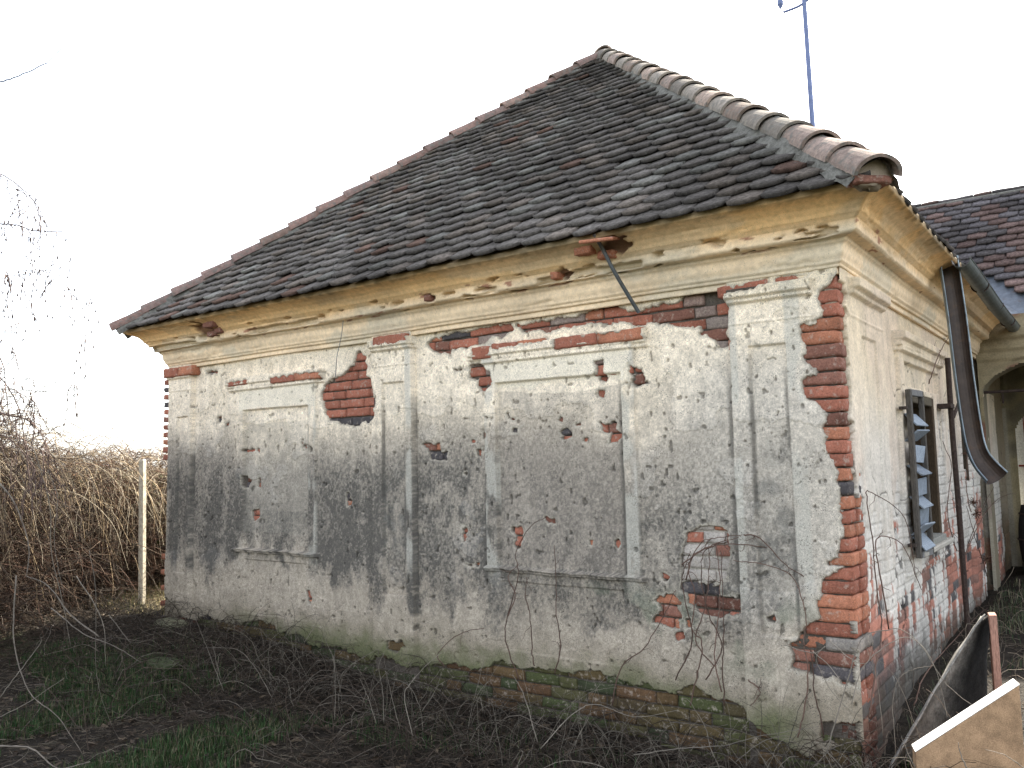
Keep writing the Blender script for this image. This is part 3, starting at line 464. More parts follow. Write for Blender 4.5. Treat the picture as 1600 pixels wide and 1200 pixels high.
# ---------------- side wall ----------------
ys = np.concatenate([np.linspace(0, 1.6, 200)[:-1], np.linspace(1.6, 7.9, 360)]); zs2 = np.linspace(-.5, 2.53, 430)
Yv, Z = np.meshgrid(ys, zs2)
wob = (fbm(Yv, Z, 3, 3, 150)-.5)*.02; Yw = Yv+wob; Zw = Z+wob*.5
H = (fbm(Yv, Z, 1.0, 3, 151)-.5)*.02+(fbm(Yv, Z, 14, 4, 152)-.5)*.006
pb = band(Yw, -.1, 1.0); H += .034*pb-.014*band(Yw, .42, .78)*band(Zw, .4, 2.15)
H += band(Yv, .17, 1.03)*(.03*ss(Zw, 2.365, 2.38)+.032*ss(Zw, 2.40, 2.415)-.062*ss(Zw, 2.462, 2.472))+.006*band(Yw, .0, 1.0)*band(Zw, 2.24, 2.255)
H += .034*band(Yw, 4.55, 5.15)-.02*band(Yw, 5.15, 5.62)+.04*band(Yw, 5.62, 6.75)*(Z < 2.12)
sur = band(Yw, 1.46, 3.12)*band(Zw, .60, 2.2); H += .03*sur-.03*band(Yw, 1.62, 2.95)*band(Zw, 1.93, 2.10)
H += band(Yv, 1.42, 3.2)*(.03*ss(Z, 2.16, 2.17)+.03*ss(Z, 2.195, 2.205)+.03*ss(Z, 2.24, 2.25)-.09*ss(Z, 2.30, 2.31))
# brick relief + peel
crs = np.floor((Z+.45)/CH); fz = (Z+.45)/CH-crs; bx = Yv/.29+.5*(crs % 2); fx = bx-np.floor(bx)
joint = 1-ss(np.minimum(np.minimum(fz, 1-fz)*CH, np.minimum(fx, 1-fx)*.29), .003, .010)
pn = .55*fbm(Yv*2.2, Z*3, 1, 5, 160)+.45*fbm(Yv*9, Z*2.4, 1.0, 4, 161)
peel = ss(pn-.36*ss(Z, .45, 1.55)-.35*ss(Z, 1.6, 2.1)+.06*ss(Yv, 2, 4)+.10*(1-ss(Yv, .15, .5))*(Z < 1.7)+.34*(fbm(Yv*20, Z*5, 1, 4, 162)-.5), .49, .53)
peel *= (1-ss(Z, 2.1, 2.25))*(1-ss(Yv, 5.1, 5.2)*ss(Z, .4, .7))
thin = ss(pn-.36*ss(Z, .55, 1.6)-.3*ss(Z, 1.7, 2.1)+.03*ss(Yv, 1.0, 3), .26, .38)*(1-ss(Z, 2.1, 2.25))
H -= .012*thin+.006*peel+.006*joint*thin
cell = _h(crs, np.floor(bx), 9)
brc = np.where((cell < .15)[..., None], DRK*1.5, np.where((cell < .4)[..., None], BRN*1.1, RED*1.05))*(.7+.6*cell)[..., None]
nf = fbm(Yv, Z, 12, 5, 165); nl = fbm(Yv, Z, 1.4, 4, 166); nv = fbm(Yv*14, Z*1.3, 1, 4, 167)
C = lerp(np.array([.56, .52, .46]), np.array([.70, .58, .42]), ex(ss(Z+.4*(nl-.5), 1.2, 2.2)))
C = lerp(C, np.array([.54, .43, .35]), ex(ss(nl, .48, .62)*.45*ss(Z, .7, 1.4)))
C = C*ex(.82+.36*nf)*ex(.85+.3*nv)
C = lerp(C, np.array([.60, .58, .54])*ex(.75+.5*nf), ex(thin*.6))
C = lerp(C, brc*ex(.6+.8*nf), ex(peel*.92)); C = lerp(C, np.array([.12, .105, .09]), ex(joint*thin*.30))
C = lerp(C, np.array([.20, .16, .10]), ex(ss(Yv, 5.14, 5.18)*(1-band(Yw, 5.62, 6.75)*(Z < 2.12))*.85))
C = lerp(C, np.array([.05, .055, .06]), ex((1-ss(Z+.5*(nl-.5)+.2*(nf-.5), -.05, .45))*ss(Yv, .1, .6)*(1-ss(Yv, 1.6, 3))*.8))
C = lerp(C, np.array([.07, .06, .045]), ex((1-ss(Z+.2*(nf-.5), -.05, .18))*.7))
crk = (np.abs(fbm(Yv*1.2, Z*.6, 2.2, 3, 170)-.5) < .006) & (Z < 2.3); C[crk] *= .35; H[crk] -= .006
Dmk = 1-ss(np.abs(Yv-.09), .085, .11)*1.0
rec = (1-ss(Yv+(fbm(Yv, Z, 20, 3, 171)-.5)*.10, .15+.08*np.sin(Z*5)*0, .19))*(1-ss(Z, 2.33, 2.36))*ss(Z, .14, .17)
rec = np.where((Z > 1.2), (1-ss(Yv+(fbm(Yv, Z, 20, 3, 171)-.5)*.12, .10, .13)), (1-ss(Yv+(fbm(Yv, Z, 20, 3, 171)-.5)*.16, .22, .26)))*(1-ss(Z, 2.40, 2.43))*ss(Z, .16, .19)
recs = rec.copy(); H = H*(1-rec)+rec*(-.035); C = lerp(C, np.array([.16, .14, .115]), ex(rec))
H -= .026
opn = band(Yv, 1.62, 2.66, .001)*band(Z, .76, 1.885, .001) > .5
H = np.where(opn, -.02, H)
V = np.stack([H, np.where(recs > .3, np.maximum(Yv, .055), Yv), Z], -1); F = gridF(len(zs2), len(ys))
fm = opn.ravel()[F].all(1); F = F[~fm]
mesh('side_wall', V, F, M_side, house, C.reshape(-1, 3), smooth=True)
b = MB(); b.box((-W/2, D/2, 2.56), (W-.1, D-.1, .05), col=(.1, .08, .06)); b.build('ceiling', M_dark, house)
# plain back and left walls
b = MB(); pc = (.42, .38, .3)
b.box((-W-.005+.15, (D+.2)/2+.09, 1.0), (.3, D-.2, 3.03), col=pc); b.box((-W/2, D+.0, 1.0), (W-.4, .3, 3.03), col=pc)
b.build('rear_walls', M_side, house)
b = MB(); b.box((-.10, .105, 1.0), (.11, .12, 3.1), col=(.12, .10, .08)); b.box((-.05, .05, 2.42), (.062, .062, .26), col=(.3, .26, .2)); b.build('corner_core', M_plaster, house)
# dark inside wall behind window
b = MB(); b.box((-1.0, 2.2, 1.3), (.04, 2.6, 2.6), col=(.02, .018, .015)); b.build('inner_partition', M_dark, house)

# ---------------- cornice ----------------
prof = [(-.06, 2.470), (0.0, 2.462), (0.0, 2.500), (.018, 2.502), (.020, 2.522), (.034, 2.526), (.036, 2.546), (.042, 2.556), (.050, 2.575), (.052, 2.600), (.056, 2.622), (.075, 2.636), (.078, 2.650), (.135, 2.655), (.140, 2.661),
        (.148, 2.664), (.152, 2.70), (.156, 2.728), (.170, 2.732), (.172, 2.745), (.184, 2.749), (.196, 2.772), (.222, 2.800), (.262, 2.822), (.300, 2.834), (.33, 2.842), (.335, 2.87), (.24, 2.93), (.10, 2.95)]
pp = []
for i in range(len(prof)-1):
    a, b_ = np.array(prof[i]), np.array(prof[i+1]); n_ = max(1, int(np.linalg.norm(b_-a)/.008))
    for t in range(n_): pp.append(a+(b_-a)*t/n_)
pp.append(prof[-1]); pp = np.array(pp)
corners = [(-W, 3.0, -1, 0), (-W, 0, -1, -1), (0, 0, 1, -1), (0, D, 1, 0)]
path = []; 
for i in range(3):
    a = np.array(corners[i], float); c_ = np.array(corners[i+1], float); Ls = math.hypot(*(c_-a)[:2]); n_ = int(Ls/.014)
    t = np.linspace(0, 1, n_, endpoint=(i == 2))[:, None]
    # direction is the offset direction: constant along the run, mitre only by position
    q = a[:2]+(c_-a)[:2]*t
    path.append((q, i, n_))
V = []; C = []
fr, un = [], []
for q, i, n_ in path:
    for p_ in q:
        fr.append((p_[0], p_[1], i))
fr = np.array(fr); N = len(fr); O = pp[:, 0][None]; ZP = pp[:, 1][None]
px_ = fr[:, 0][:, None]; py_ = fr[:, 1][:, None]; seg = fr[:, 2][:, None]
# mitre: stretch coordinates of each run so that the ends meet on the diagonal
SL = np.concatenate([[0], np.cumsum(np.hypot(*np.diff(pp, axis=0).T))])[None]+2.4
XX = np.where(seg == 0, -W-O, np.where(seg == 1, 0, O))+0*px_
sx = (px_+W/2)/(W/2)                                       # -1..1 on the front run
XX = np.where(seg == 1, px_+sx*O, XX)
YY = np.where(seg == 1, -O, 0); YY = np.where(seg == 0, py_-O*(1-py_/3.0), YY); YY = np.where(seg == 2, py_-O*(1-py_/D), YY)
sdist = np.where(seg == 1, px_, np.where(seg == 2, py_+20, -W-py_))
un_ = fbm(sdist, SL*3, 2.4, 4, 200); fn_ = fbm(sdist, SL, 22, 3, 201)
dis = (fbm(sdist, SL*.3, 1.2, 2, 202)-.5)*.012+(fn_-.5)*.004
# breakage of the corona: parts of its lower edge lost
brk = ss(fbm(sdist+ZP*0, ZP*0, 1.3, 4, 203), .60, .64)*(1-ss(np.abs(ZP-(2.675+.03*(un_-.5))), .016, .028))*(O > .12)
brk = np.maximum(brk, ss(fbm(sdist, SL*2.5, 8, 3, 205), .70, .74)*(ZP > 2.65)*(ZP < 2.75))
brk = np.where(seg == 2, brk*.1, brk)
pull = -.055*brk
spall = ss(fbm(sdist, SL*3, 3.0, 4, 204), .72, .75)*.007; dis = dis-spall
holes = [(-1.42, 2.80, .10, .05), (-5.62, 2.76, .15, .07), (-2.95, 2.69, .05, .035), (-1.80, 2.69, .05, .035), (-1.72, 2.55, .0, .0)]
hm = np.zeros_like(XX)
for hx_, hz_, ax_, az_ in holes:
    if ax_ <= 0: continue
    d_ = np.hypot((sdist-hx_)/ax_, (ZP-hz_)/az_)+(fn_-.5)*1.1; hm = np.maximum(hm, (1-ss(d_, .8, 1.0))*(seg == 1))
dis = dis-.045*hm+pull
nx_ = np.where(seg == 1, 0, np.where(seg == 0, -1., 1.)); ny_ = np.where(seg == 1, -1., 0)
V = np.stack([XX+nx_*dis, YY+ny_*dis, ZP+0*XX-dis*.35+(fbm(sdist, sdist*0, .8, 2, 207)-.5)*.014], -1)
och = np.array([.76, .48, .21]); ochp = np.array([.84, .66, .45]); wht = np.array([.60, .54, .42]); gry = np.array([.24, .21, .15])
t1 = ss(ZP+.06*(un_-.5), 2.66, 2.76)
C = lerp(ochp, och, ex(t1*.85+0*XX)); C = C*ex(.78+.44*fbm(sdist, SL, 4, 4, 210))
C = lerp(C, wht, ex(ss(fbm(sdist, SL*2, 2, 4, 211), .52, .66)*(.3+.3*(1-t1))))
C = lerp(C, gry, ex(ss(fbm(sdist, SL*3, 2.0, 5, 212), .56, .68)*(.15+.25*ss(ZP, 2.74, 2.84))))
C = lerp(C, np.array([.09, .075, .05]), ex(ss(ZP+.03*(fn_-.5), 2.825, 2.855)*.7+0*XX))
C = lerp(C, np.array([.50, .43, .32]), ex(np.clip(brk, 0, 1)*.5)); C = lerp(C, BRN*.6, ex(hm*.85)); 
C = lerp(C, RED*.9, ex(ss(fbm(sdist, SL*2.5, 7, 3, 214), .76, .79)*(ZP > 2.64)*(ZP < 2.74)*.8))
C = lerp(C, np.array([.46, .42, .34]), ex(ss(np.abs(sdist-20-0), .9, 0)*0*XX))
mesh('cornice', V, gridF(N, len(pp)), M_cornice, house, C.reshape(-1, 3), smooth=True)
Bc = Bricks()
for cx_, cz_, w_ in ((-5.68, 2.72, .13), (-5.56, 2.735, .1), (-5.62, 2.79, .16), (-1.50, 2.80, .14), (-2.95, 2.70, .06), (-1.80, 2.70, .06), (-1.36, 2.76, .12)):
    Bc = Bricks(); Bc.add((cx_, -.10-(cz_-2.7)*1.1, cz_), (w_, .12, .05), BRN*1.0 if cx_ < -2 else ORG, seed=int(cx_*100+999)); Bc.build('eave_brick', house)
b = MB(); b.box((-1.345, -.30, 2.832), (.22, .26, .022), rot=rotz(.25)@rotx(.25), col=tuple(ORG*1.15), bev=.006); b.build('slipped_tile', M_brick, house)
# ---------------- roof ----------------
def tile_field(O, U, Vd, Nn, vmax, uL, uR, cw=.205, ex_=.148, arcs=1., seed=0, z_lichen=0, sparse=None):
    """O eave origin, U along eave, Vd up slope, Nn normal; uL(v),uR(v) bounds"""
    r = np.random.RandomState(seed); k = 8; t = np.linspace(-1, 1, k+1)
    arc = (.030*(t**2)+.010*np.abs(t)**6)*arcs; ln = .36; th = .024
    u = t*.5*(cw-.006)
    rows = []
    for vv, tt in ((None, 0), (.09, 0), (.36, 0)):
        rows.append(np.stack([u, arc if vv is None else np.full_like(u, vv)], 1))
    bot = np.stack([u, arc+.002], 1)
    loc = np.concatenate(rows+[bot]); nn = len(u)
    hgt = np.concatenate([np.full(nn, .052), np.full(nn, .052-.09*.17), np.full(nn, .052-.36*.17), np.full(nn, .052-th)])
    crown = np.concatenate([.004*(1-t**2)]*4); hgt = hgt+crown
    F = [(i, i+1, nn+i+1, nn+i) for i in range(nn-1)]+[(nn+i, nn+i+1, 2*nn+i+1, 2*nn+i) for i in range(nn-1)]
    F += [(3*nn+i, 3*nn+i+1, i+1, i) for i in range(nn-1)]
    b0 = len(loc)    # side skirts
    sk = np.array([[u[0], .09], [u[0], .36], [u[-1], .09], [u[-1], .36]]); skh = np.array([.052-.09*.17-th, .052-.36*.17-th]*2)
    loc = np.concatenate([loc, sk]); hgt = np.concatenate([hgt, skh])
    F += [(3*nn, 0, nn, b0), (b0, nn, 2*nn, b0+1), (nn-1, 4*nn-1, b0+2, 2*nn-1), (2*nn-1, b0+2, b0+3, 3*nn-1)]
    F = np.array(F); VV = []; FF = []; CC = []; n = 0
    nc = int(vmax/ex_)+1; crw = []
    for i in range(nc):
        v0 = i*ex_-.03; a = uL(v0+.12); b = uR(v0+.12); j0 = math.floor(a/cw)-1; j1 = math.ceil(b/cw)+1
        dv = (r.rand()-.5)*.010
        for j in range(j0, j1+1):
            uc = (j+.5*(i % 2))*cw+(r.rand()-.5)*.012
            if uc < a-.04 or uc > b+.04: continue
            q = loc.copy(); ang = (r.rand()-.5)*.09+(.12*(r.rand()-.5) if r.rand() < .16 else 0); ca, sa = math.cos(ang), math.sin(ang)
            q = np.stack([q[:, 0]*ca-(q[:, 1]-.2)*sa, q[:, 0]*sa+(q[:, 1]-.2)*ca+.2], 1)
            q[:, 0] += uc; slip = (-.025*r.rand() if r.rand() < .18 else 0); q[:, 1] += v0+dv+slip+.045*(fbm(np.array([uc*.8]), np.array([v0*2.]), 1., 3, seed+8)[0]-.5)+(r.rand()-.5)*.012
            h = hgt+(r.rand()-.5)*.010+(r.rand()-.5)*.07*(loc[:, 0])+.018*(fbm(np.array([uc*.9]), np.array([v0*.9]), 1.2, 2, seed)[0]-.5)*2
            bl = np.array([uL(max(x_, 0)) for x_ in q[:, 1]]); br = np.array([uR(max(x_, 0)) for x_ in q[:, 1]])
            q[:, 0] = np.clip(q[:, 0], np.minimum(bl, br), np.maximum(bl, br)); q[:, 1] = np.minimum(q[:, 1], vmax)
            kick = .055*np.exp(-np.maximum(q[:, 1], 0)/.35)*0
            P = O+U*q[:, :1]+Vd*q[:, 1:2]+Nn*(h+kick)[:, None]
            VV.append(P); FF.append(F+n); n += len(P)
            rr = r.rand(); g = .8+.4*r.rand()
            big = fbm(np.array([uc]), np.array([v0]), .8, 3, seed+3)[0]
            c = np.array([.112, .101, .093])*g
            if rr < .035: c = np.array([.11, .072, .058])*g
            elif rr < .24: c = np.array([.135, .115, .10])*g
            elif rr < .34: c = np.array([.155, .148, .135])*g
            if sparse is not None: c = sparse(uc, v0, c, r)
            c = c*(.45+1.1*big); cc = np.tile(c, (len(P), 1)); cc[3*nn:4*nn] *= .35; cc[:nn] *= .85; CC.append(cc)  # front edges darkened: moss and dirt plus a painted shadow line
    return np.concatenate(VV), np.concatenate(FF), np.concatenate(CC)
apex = np.array(APX); rz = APX[2]
roof = mesh('roof', *(lambda o: (o[0], o[1]))((np.array([
    [EXL+.08, EY+.08, EZ+.02], [EXR-.08, EY+.08, EZ+.02], apex-[0, 0, .08], [EXR-.08, D+.4, EZ+.02], [EXL+.08, D+.4, EZ+.02], [APX[0], 9.5, rz-.08],
    ], float), [(0, 1, 2), (1, 3, 5, 2), (4, 0, 2, 5)])), M_mortar, house)
def plane(O, P2, top_on_plane):
    O = np.array(O, float); U = np.array(P2, float)-O; Lu = np.linalg.norm(U); U /= Lu
    a = np.array(top_on_plane, float)-O; Vd = a-U*(a@U); vl = np.linalg.norm(Vd); Vd /= vl; Nn = np.cross(U, Vd)
    return O, U, Vd, Nn, Lu, vl, a@U
O, U, Vd, Nn, Lu, vl, ua = plane((EXL, EY, EZ), (EXR, EY, EZ), apex)
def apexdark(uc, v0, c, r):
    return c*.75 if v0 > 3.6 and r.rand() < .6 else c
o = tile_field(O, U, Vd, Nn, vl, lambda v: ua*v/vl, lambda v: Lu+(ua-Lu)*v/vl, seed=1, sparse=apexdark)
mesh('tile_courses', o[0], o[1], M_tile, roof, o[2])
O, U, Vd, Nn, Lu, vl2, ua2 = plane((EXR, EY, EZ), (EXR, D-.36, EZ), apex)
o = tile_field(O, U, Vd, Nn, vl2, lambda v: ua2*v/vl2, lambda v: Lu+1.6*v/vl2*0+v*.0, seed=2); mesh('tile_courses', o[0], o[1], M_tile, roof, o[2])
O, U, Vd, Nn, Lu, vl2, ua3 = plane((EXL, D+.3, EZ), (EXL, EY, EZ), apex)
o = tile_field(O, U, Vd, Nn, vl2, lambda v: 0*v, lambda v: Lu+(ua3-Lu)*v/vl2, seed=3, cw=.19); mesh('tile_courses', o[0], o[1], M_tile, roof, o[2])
# hip tiles: tapered barrel tiles, each one a part
def hip_mesh(r0=.124, r1=.104, ln=.40, th=.020, n=14):
    V = []; 
    for (yy, rr) in ((0, r0), (.03, r0-.001), (ln*.5, (r0+r1)/2), (ln, r1)):
        for s_ in (0, 1):
            for k in range(n+1):
                a = math.pi*(k/n)*1.02-.03; q = rr-(th if s_ else 0); V.append((q*math.cos(a)*1.05, yy, q*math.sin(a)*.86-.045))
    V = np.array(V); m = n+1; F = []
    for i in range(3):
        for k in range(n):
            a = i*2*m+k; b_ = (i+1)*2*m+k
            F.append((a, a+1, b_+1, b_)); F.append((a+m, b_+m, b_+m+1, a+m+1))
        a = i*2*m; b_ = (i+1)*2*m; F.append((a, b_, b_+m, a+m)); F.append((a+n, a+m+n, b_+m+n, b_+n))
    for k in range(n): F.append((k, m+k, m+k+1, k+1)); a = 3*2*m+k; F.append((a, a+1, a+m+1, a+m))
    return V, F
HV, HF = hip_mesh()
def hip_line(P0, P1, count, base_name, parent, colf, seed, up=(0, 0, 1)):
    P0 = Vector(P0); P1 = Vector(P1); d = (P1-P0).normalized(); L_ = (P1-P0).length; step = L_/count
    side = d.cross(Vector(up)).normalized(); nup = side.cross(d).normalized(); r = np.random.RandomState(seed); protos = []
    for q in range(3):
        Vq = HV.copy(); Vq += (np.stack([fbm(Vq[:, 0]+q, Vq[:, 1], 9, 3, 300+q)]*3, 1)-.5)*.010
        me = bpy.data.meshes.new(base_name); me.from_pydata(Vq.tolist(), [], HF); me.update()
        c = np.ones((len(Vq), 4), np.float32); c[:, :3] = colf(q)*(.8+.4*fbm(Vq[:, 0]+q*3, Vq[:, 1], 12, 3, 320+q)[:, None])
        at = me.color_attributes.new('Col', 'FLOAT_COLOR', 'POINT'); at.data.foreach_set('color', c.ravel()); me.materials.append(M_hip)
        for p_ in me.polygons: p_.use_smooth = False
        protos.append(me)
    for k in range(count):
        pos = P0+d*(k*step-.04)+nup*(.045+.008*(r.rand()-.5))+side*(r.rand()-.5)*.014
        tl = .045+(r.rand()-.5)*.03
        dd = (d+side*(r.rand()-.5)*.07).normalized(); dd = (dd*math.cos(tl)-nup*math.sin(tl)).normalized()
        s2 = dd.cross(nup).normalized(); n2 = s2.cross(dd)
        ob = bpy.data.objects.new(base_name, protos[r.randint(3)]); sc.collection.objects.link(ob); ob.parent = parent
        ob.matrix_local = Matrix.Translation(pos) @ Matrix((s2, dd, n2)).transposed().to_4x4()
        ob['group'] = 'rounded tiles along the roof edges'
def mortar_strip(P0, P1, name, parent, seed, w=.12):
    P0 = np.array(P0); P1 = np.array(P1); L_ = np.linalg.norm(P1-P0); d = (P1-P0)/L_; sd_ = np.cross(d, [0, 0, 1]); sd_ /= np.linalg.norm(sd_); nu = np.cross(sd_, d)
    n_ = int(L_/.03); t = np.linspace(0, L_, n_); ac = np.linspace(-1, 1, 11); T, A = np.meshgrid(t, ac, indexing='ij')
    ww = w*(1+.5*(fbm(T, A, 5, 3, seed)-.5)); h = (.075*(1-A**2)-.075*np.abs(A)**1.5)+(fbm(T, A*2, 12, 3, seed+1)-.5)*.03
    V = P0+d*T[..., None]+sd_*(A*ww)[..., None]+nu*h[..., None]
    mesh(name, V, gridF(n_, 11), M_mortar, parent, smooth=True)
colR = lambda q: [np.array([.26, .20, .165]), np.array([.22, .17, .145]), np.array([.24, .21, .18])][q]
colL = lambda q: [np.array([.20, .13, .11]), np.array([.21, .145, .12]), np.array([.18, .125, .11])][q]
cR = (EXR+.02, EY-.02, EZ+.02); cL = (EXL-.02, EY-.02, EZ+.02)
ap_ = (APX[0], APX[1], APX[2]+.0)
mortar_strip(cR, ap_, 'hip_mortar', roof, 400, .15); mortar_strip(cL, ap_, 'hip_mortar', roof, 410, .15)
hip_line(cL, ap_, 18, 'hip_tile', roof, colL, 12); hip_line(cR, ap_, 19, 'hip_tile', roof, colR, 11)
hip_line(ap_, (APX[0], 9.5, APX[2]), 15, 'ridge_tile', roof, colR, 13)
# mortar plug and brick bits in the mouth of the lowest hip tile
sp = MB(); rr_ = np.random.RandomState(5)
t = np.linspace(0, np.pi, 9); p = np.linspace(0, 2*np.pi, 13); T, Pp = np.meshgrid(t, p, indexing='ij')
rad = 1+.9*(fbm(T*2.5+5, np.cos(Pp)*1.5+np.sin(Pp)*2, 2.6, 4, 77)-.5)
S_ = np.stack([np.sin(T)*np.cos(Pp)*.118*rad, np.sin(T)*np.sin(Pp)*.05*rad, np.cos(T)*.10*rad], -1).reshape(-1, 3)
S_ = S_@rotz(.785).T+np.array([EXR-.02, EY+.02, EZ+.05]); sp.add(S_, gridF(9, 13), (.33, .27, .21)); sp.build('mortar_plug', M_cornice, roof, smooth=True)
Bh = Bricks()
Bh.add((EXR-.02, EY+.01, EZ-.01), (.20, .10, .04), BRN*1.0, rot=.8, seed=901); Bh.add((EXR+.0, EY+.06, EZ+.01), (.16, .08, .03), BRN*1.2, rot=.8, seed=902)
Bh.build('brick_bedding', roof)

# ---------------- window and shutter on the side wall ----------------
win = MB()
win.box((-.32, 2.14, 1.32), (.02, 1.04, 1.14), col=(.012, .011, .010)); window = win.build('window', M_dark, house)
f = MB(); wc = (.07, .05, .032)
for y_ in (1.655, 2.63): f.box((-.10, y_, 1.322), (.22, .07, 1.122), col=wc, bev=.006)
f.box((-.10, 2.142, 1.85), (.22, .904, .07), col=(.10, .085, .06), bev=.006); f.box((-.08, 2.142, .785), (.26, .904, .05), col=(.22, .22, .20), bev=.006)
f.box((-.13, 2.17, 1.31), (.05, .05, .996), col=wc, bev=.004)
for z_ in (1.15, 1.5): f.box((-.13, 1.917, z_), (.03, .452, .03), col=wc, bev=.004)
f.build('frame', M_wood, window)
g = MB(); g.box((.01, 2.15, .745), (.14, 1.2, .04), col=(.36, .34, .30), bev=.01); g.build('sill', M_side, window)
sh0 = np.array([.045, 1.46, 0]); sh1 = np.array([.075, 1.80, 0]); du = (sh1-sh0); Lsh = np.linalg.norm(du); du /= Lsh; an = math.atan2(du[1], du[0]); Rz = rotz(an)
s = MB(); cs = (.085, .078, .07)
for tt in (.03, Lsh-.02): s.box(sh0+du*tt+[0, 0, 1.31], (.045 if tt < .1 else .03, .035, 1.16), rot=Rz, col=cs, bev=.004)
for z_ in (.75, 1.87): s.box(sh0+du*Lsh*.5+[0, 0, z_], (Lsh-.055, .033, .045), rot=Rz, col=(.16, .16, .16), bev=.004)
for z_ in (.82, 1.76): s.box(sh0+[-.025, -.02, z_], (.05, .07, .02), col=(.05, .04, .035))
shut = s.build('shutter', M_wood, house)
rr_ = np.random.RandomState(3)
for i_, (z_, tl) in enumerate(((1.68, -.75), (1.57, .9), (1.44, .15), (1.33, -.95), (1.21, .05), (1.11, -.8), (1.0, .1), (.92, .85), (.83, -.7))):
    q = MB(); q.box((0, 0, 0), (Lsh-.075, .012, .12), rot=Rz@rotx(tl)@roty((rr_.rand()-.5)*.1), col=np.array([.25, .29, .34])*(.6+.6*rr_.rand()), bev=.003)
    q.V[0] = q.V[0]+sh0+du*Lsh*.5+np.array([0, 0, z_]); o_ = q.build('slat', M_wood, shut)

# ---------------- iron bars by the window ----------------
b = MB(); b.tube(spline([(.085, 3.0, 2.24), (.08, 3.02, 1.6), (.085, 3.04, .9), (.08, 3.10, -.1)], 5), .022, n=8); pole = b.build('pole', M_iron, None, loc=(.08, 3.1, -.1))
tagp(pole, 'dark rusty pole standing against the side wall right of the shuttered window', 'pole')
b = MB(); b.box((.06, 2.92, 1.83), (.10, .20, .035), col=(.05, .04, .035)); b.build('bracket', M_iron, pole)
b = MB(); b.box((.05, 3.84, 1.72), (.03, .075, .86), rot=rotx(.02), col=(.05, .04, .03), bev=.004); b.box((.06, 3.845, 1.26), (.02, .03, .15), col=(.05, .04, .03))
o_ = b.build('wooden_batten', M_wood, None, loc=(.05, 3.84, 1.3)); tagp(o_, 'short dark batten fixed upright on the side wall behind the hanging gutter', 'batten')
b = MB(); b.tube([(.09, 3.05, 1.74), (.12, 3.75, 2.08)], .016, n=6); o_ = b.build('brace', M_iron, None, loc=(.09, 3.05, 1.74)); tagp(o_, 'thin slanting iron brace between the pole and the short batten', 'brace')
b = MB(); b.tube(spline([(-1.372, -.34, 2.87), (-1.35, -.27, 2.78), (-1.30, -.20, 2.62), (-1.225, -.05, 2.385)], 5), .013, n=8, col=(.10, .11, .12)); o_ = b.build('iron_stay', M_steel, None, loc=(-1.225, -.05, 2.385)); tagp(o_, 'bent grey iron rod slanting from the broken eave across the front cornice', 'iron rod')

# ---------------- gutters ----------------
def halfpipe(axis_pts, openings, r=.07, th=.003, n=12, rads=None, name='gutter', parent=None, col=(.16, .18, .18), colin=(.06, .045, .035)):
    P = np.array(axis_pts, float); K = len(P); T = np.gradient(P, axis=0); T /= np.linalg.norm(T, axis=1)[:, None]; V = []; C_ = []
    for s_ in (0, 1):
        for k in range(K):
            op = np.array(openings[k], float); op -= T[k]*(op@T[k]); op /= np.linalg.norm(op); sd_ = np.cross(T[k], op); rr = (rads[k] if rads is not None else r)-(th if s_ else 0)
            for j in range(n+1):
                a = math.pi*j/n; V.append(P[k]+sd_*rr*math.cos(a)-op*rr*math.sin(a)); C_.append(colin if s_ else col)
    m = n+1; F = []
    for k in range(K-1):
        for j in range(n):
            a = k*m+j; F.append((a, a+1, a+m+1, a+m)); b_ = K*m+a; F.append((b_, b_+m, b_+m+1, b_+1))
        for j in (0, n): a = k*m+j; b_ = K*m+a; F.append((a, a+m, b_+m, b_))
    for k in (0, K-1):
        for j in range(n): a = k*m+j; b_ = K*m+a; F.append((a, a+1, b_+1, b_))
    q = MB(); q.add(V, F, np.array(C_))
    for k in (0,):     # rolled rims
        pass
    rim = np.array(V[:K*m]).reshape(K, m, 3)
    q.tube(rim[:, 0], .006, n=6, col=col); q.tube(rim[:, -1], .006, n=6, col=(.26, .32, .36))
    return q
yy = np.linspace(1.9, 5.75, 16)
q = halfpipe([(.375, y_, 2.835-.022*(y_-1.9)-.01*math.sin(y_*2)) for y_ in yy], [(0, 0, 1)]*16, r=.062, col=(.13, .15, .15))
gut = q.build('gutter', M_steel, house)
b = MB()
for y_ in (2.9, 3.9, 4.9):
    b = MB(); b.tube([(.375+.066*math.cos(a), y_, 2.80-.022*(y_-1.9)+.035-.066*math.sin(a)) for a in np.linspace(0, math.pi, 9)], .006, n=5, col=(.05, .05, .05)); b.build('gutter_bracket', M_iron, gut)
ax = spline([(.285, 2.0, 2.90), (.315, 2.0, 2.45), (.335, 2.0, 2.0), (.36, 2.0, 1.62), (.385, 1.99, 1.46), (.43, 1.97, 1.36), (.50, 1.94, 1.27)], 5)
ops = [Vector((.72, -.69, 0)).lerp(Vector((.10, -.5, .85)), max(0, (k-22)/8)) if k > 22 else (.72, -.69, 0) for k in range(len(ax))]
rads = [.074+.012*max(0, (k-20)/10) for k in range(len(ax))]
q = halfpipe(ax, ops, rads=rads, col=(.17, .21, .24), colin=(.05, .035, .028))
hg = q.build('broken_gutter', M_steel, None, loc=(.285, 2.0, 2.9)); tagp(hg, 'long detached half round gutter hanging down from the side eave with kinked lower end', 'gutter')
b = MB(); b.tube(spline([(.26, 1.93, 2.93), (.22, 1.92, 2.96), (.215, 1.95, 3.0), (.23, 2.0, 3.05)], 4), .005, n=5); b.build('hanging_hook', M_iron, hg)

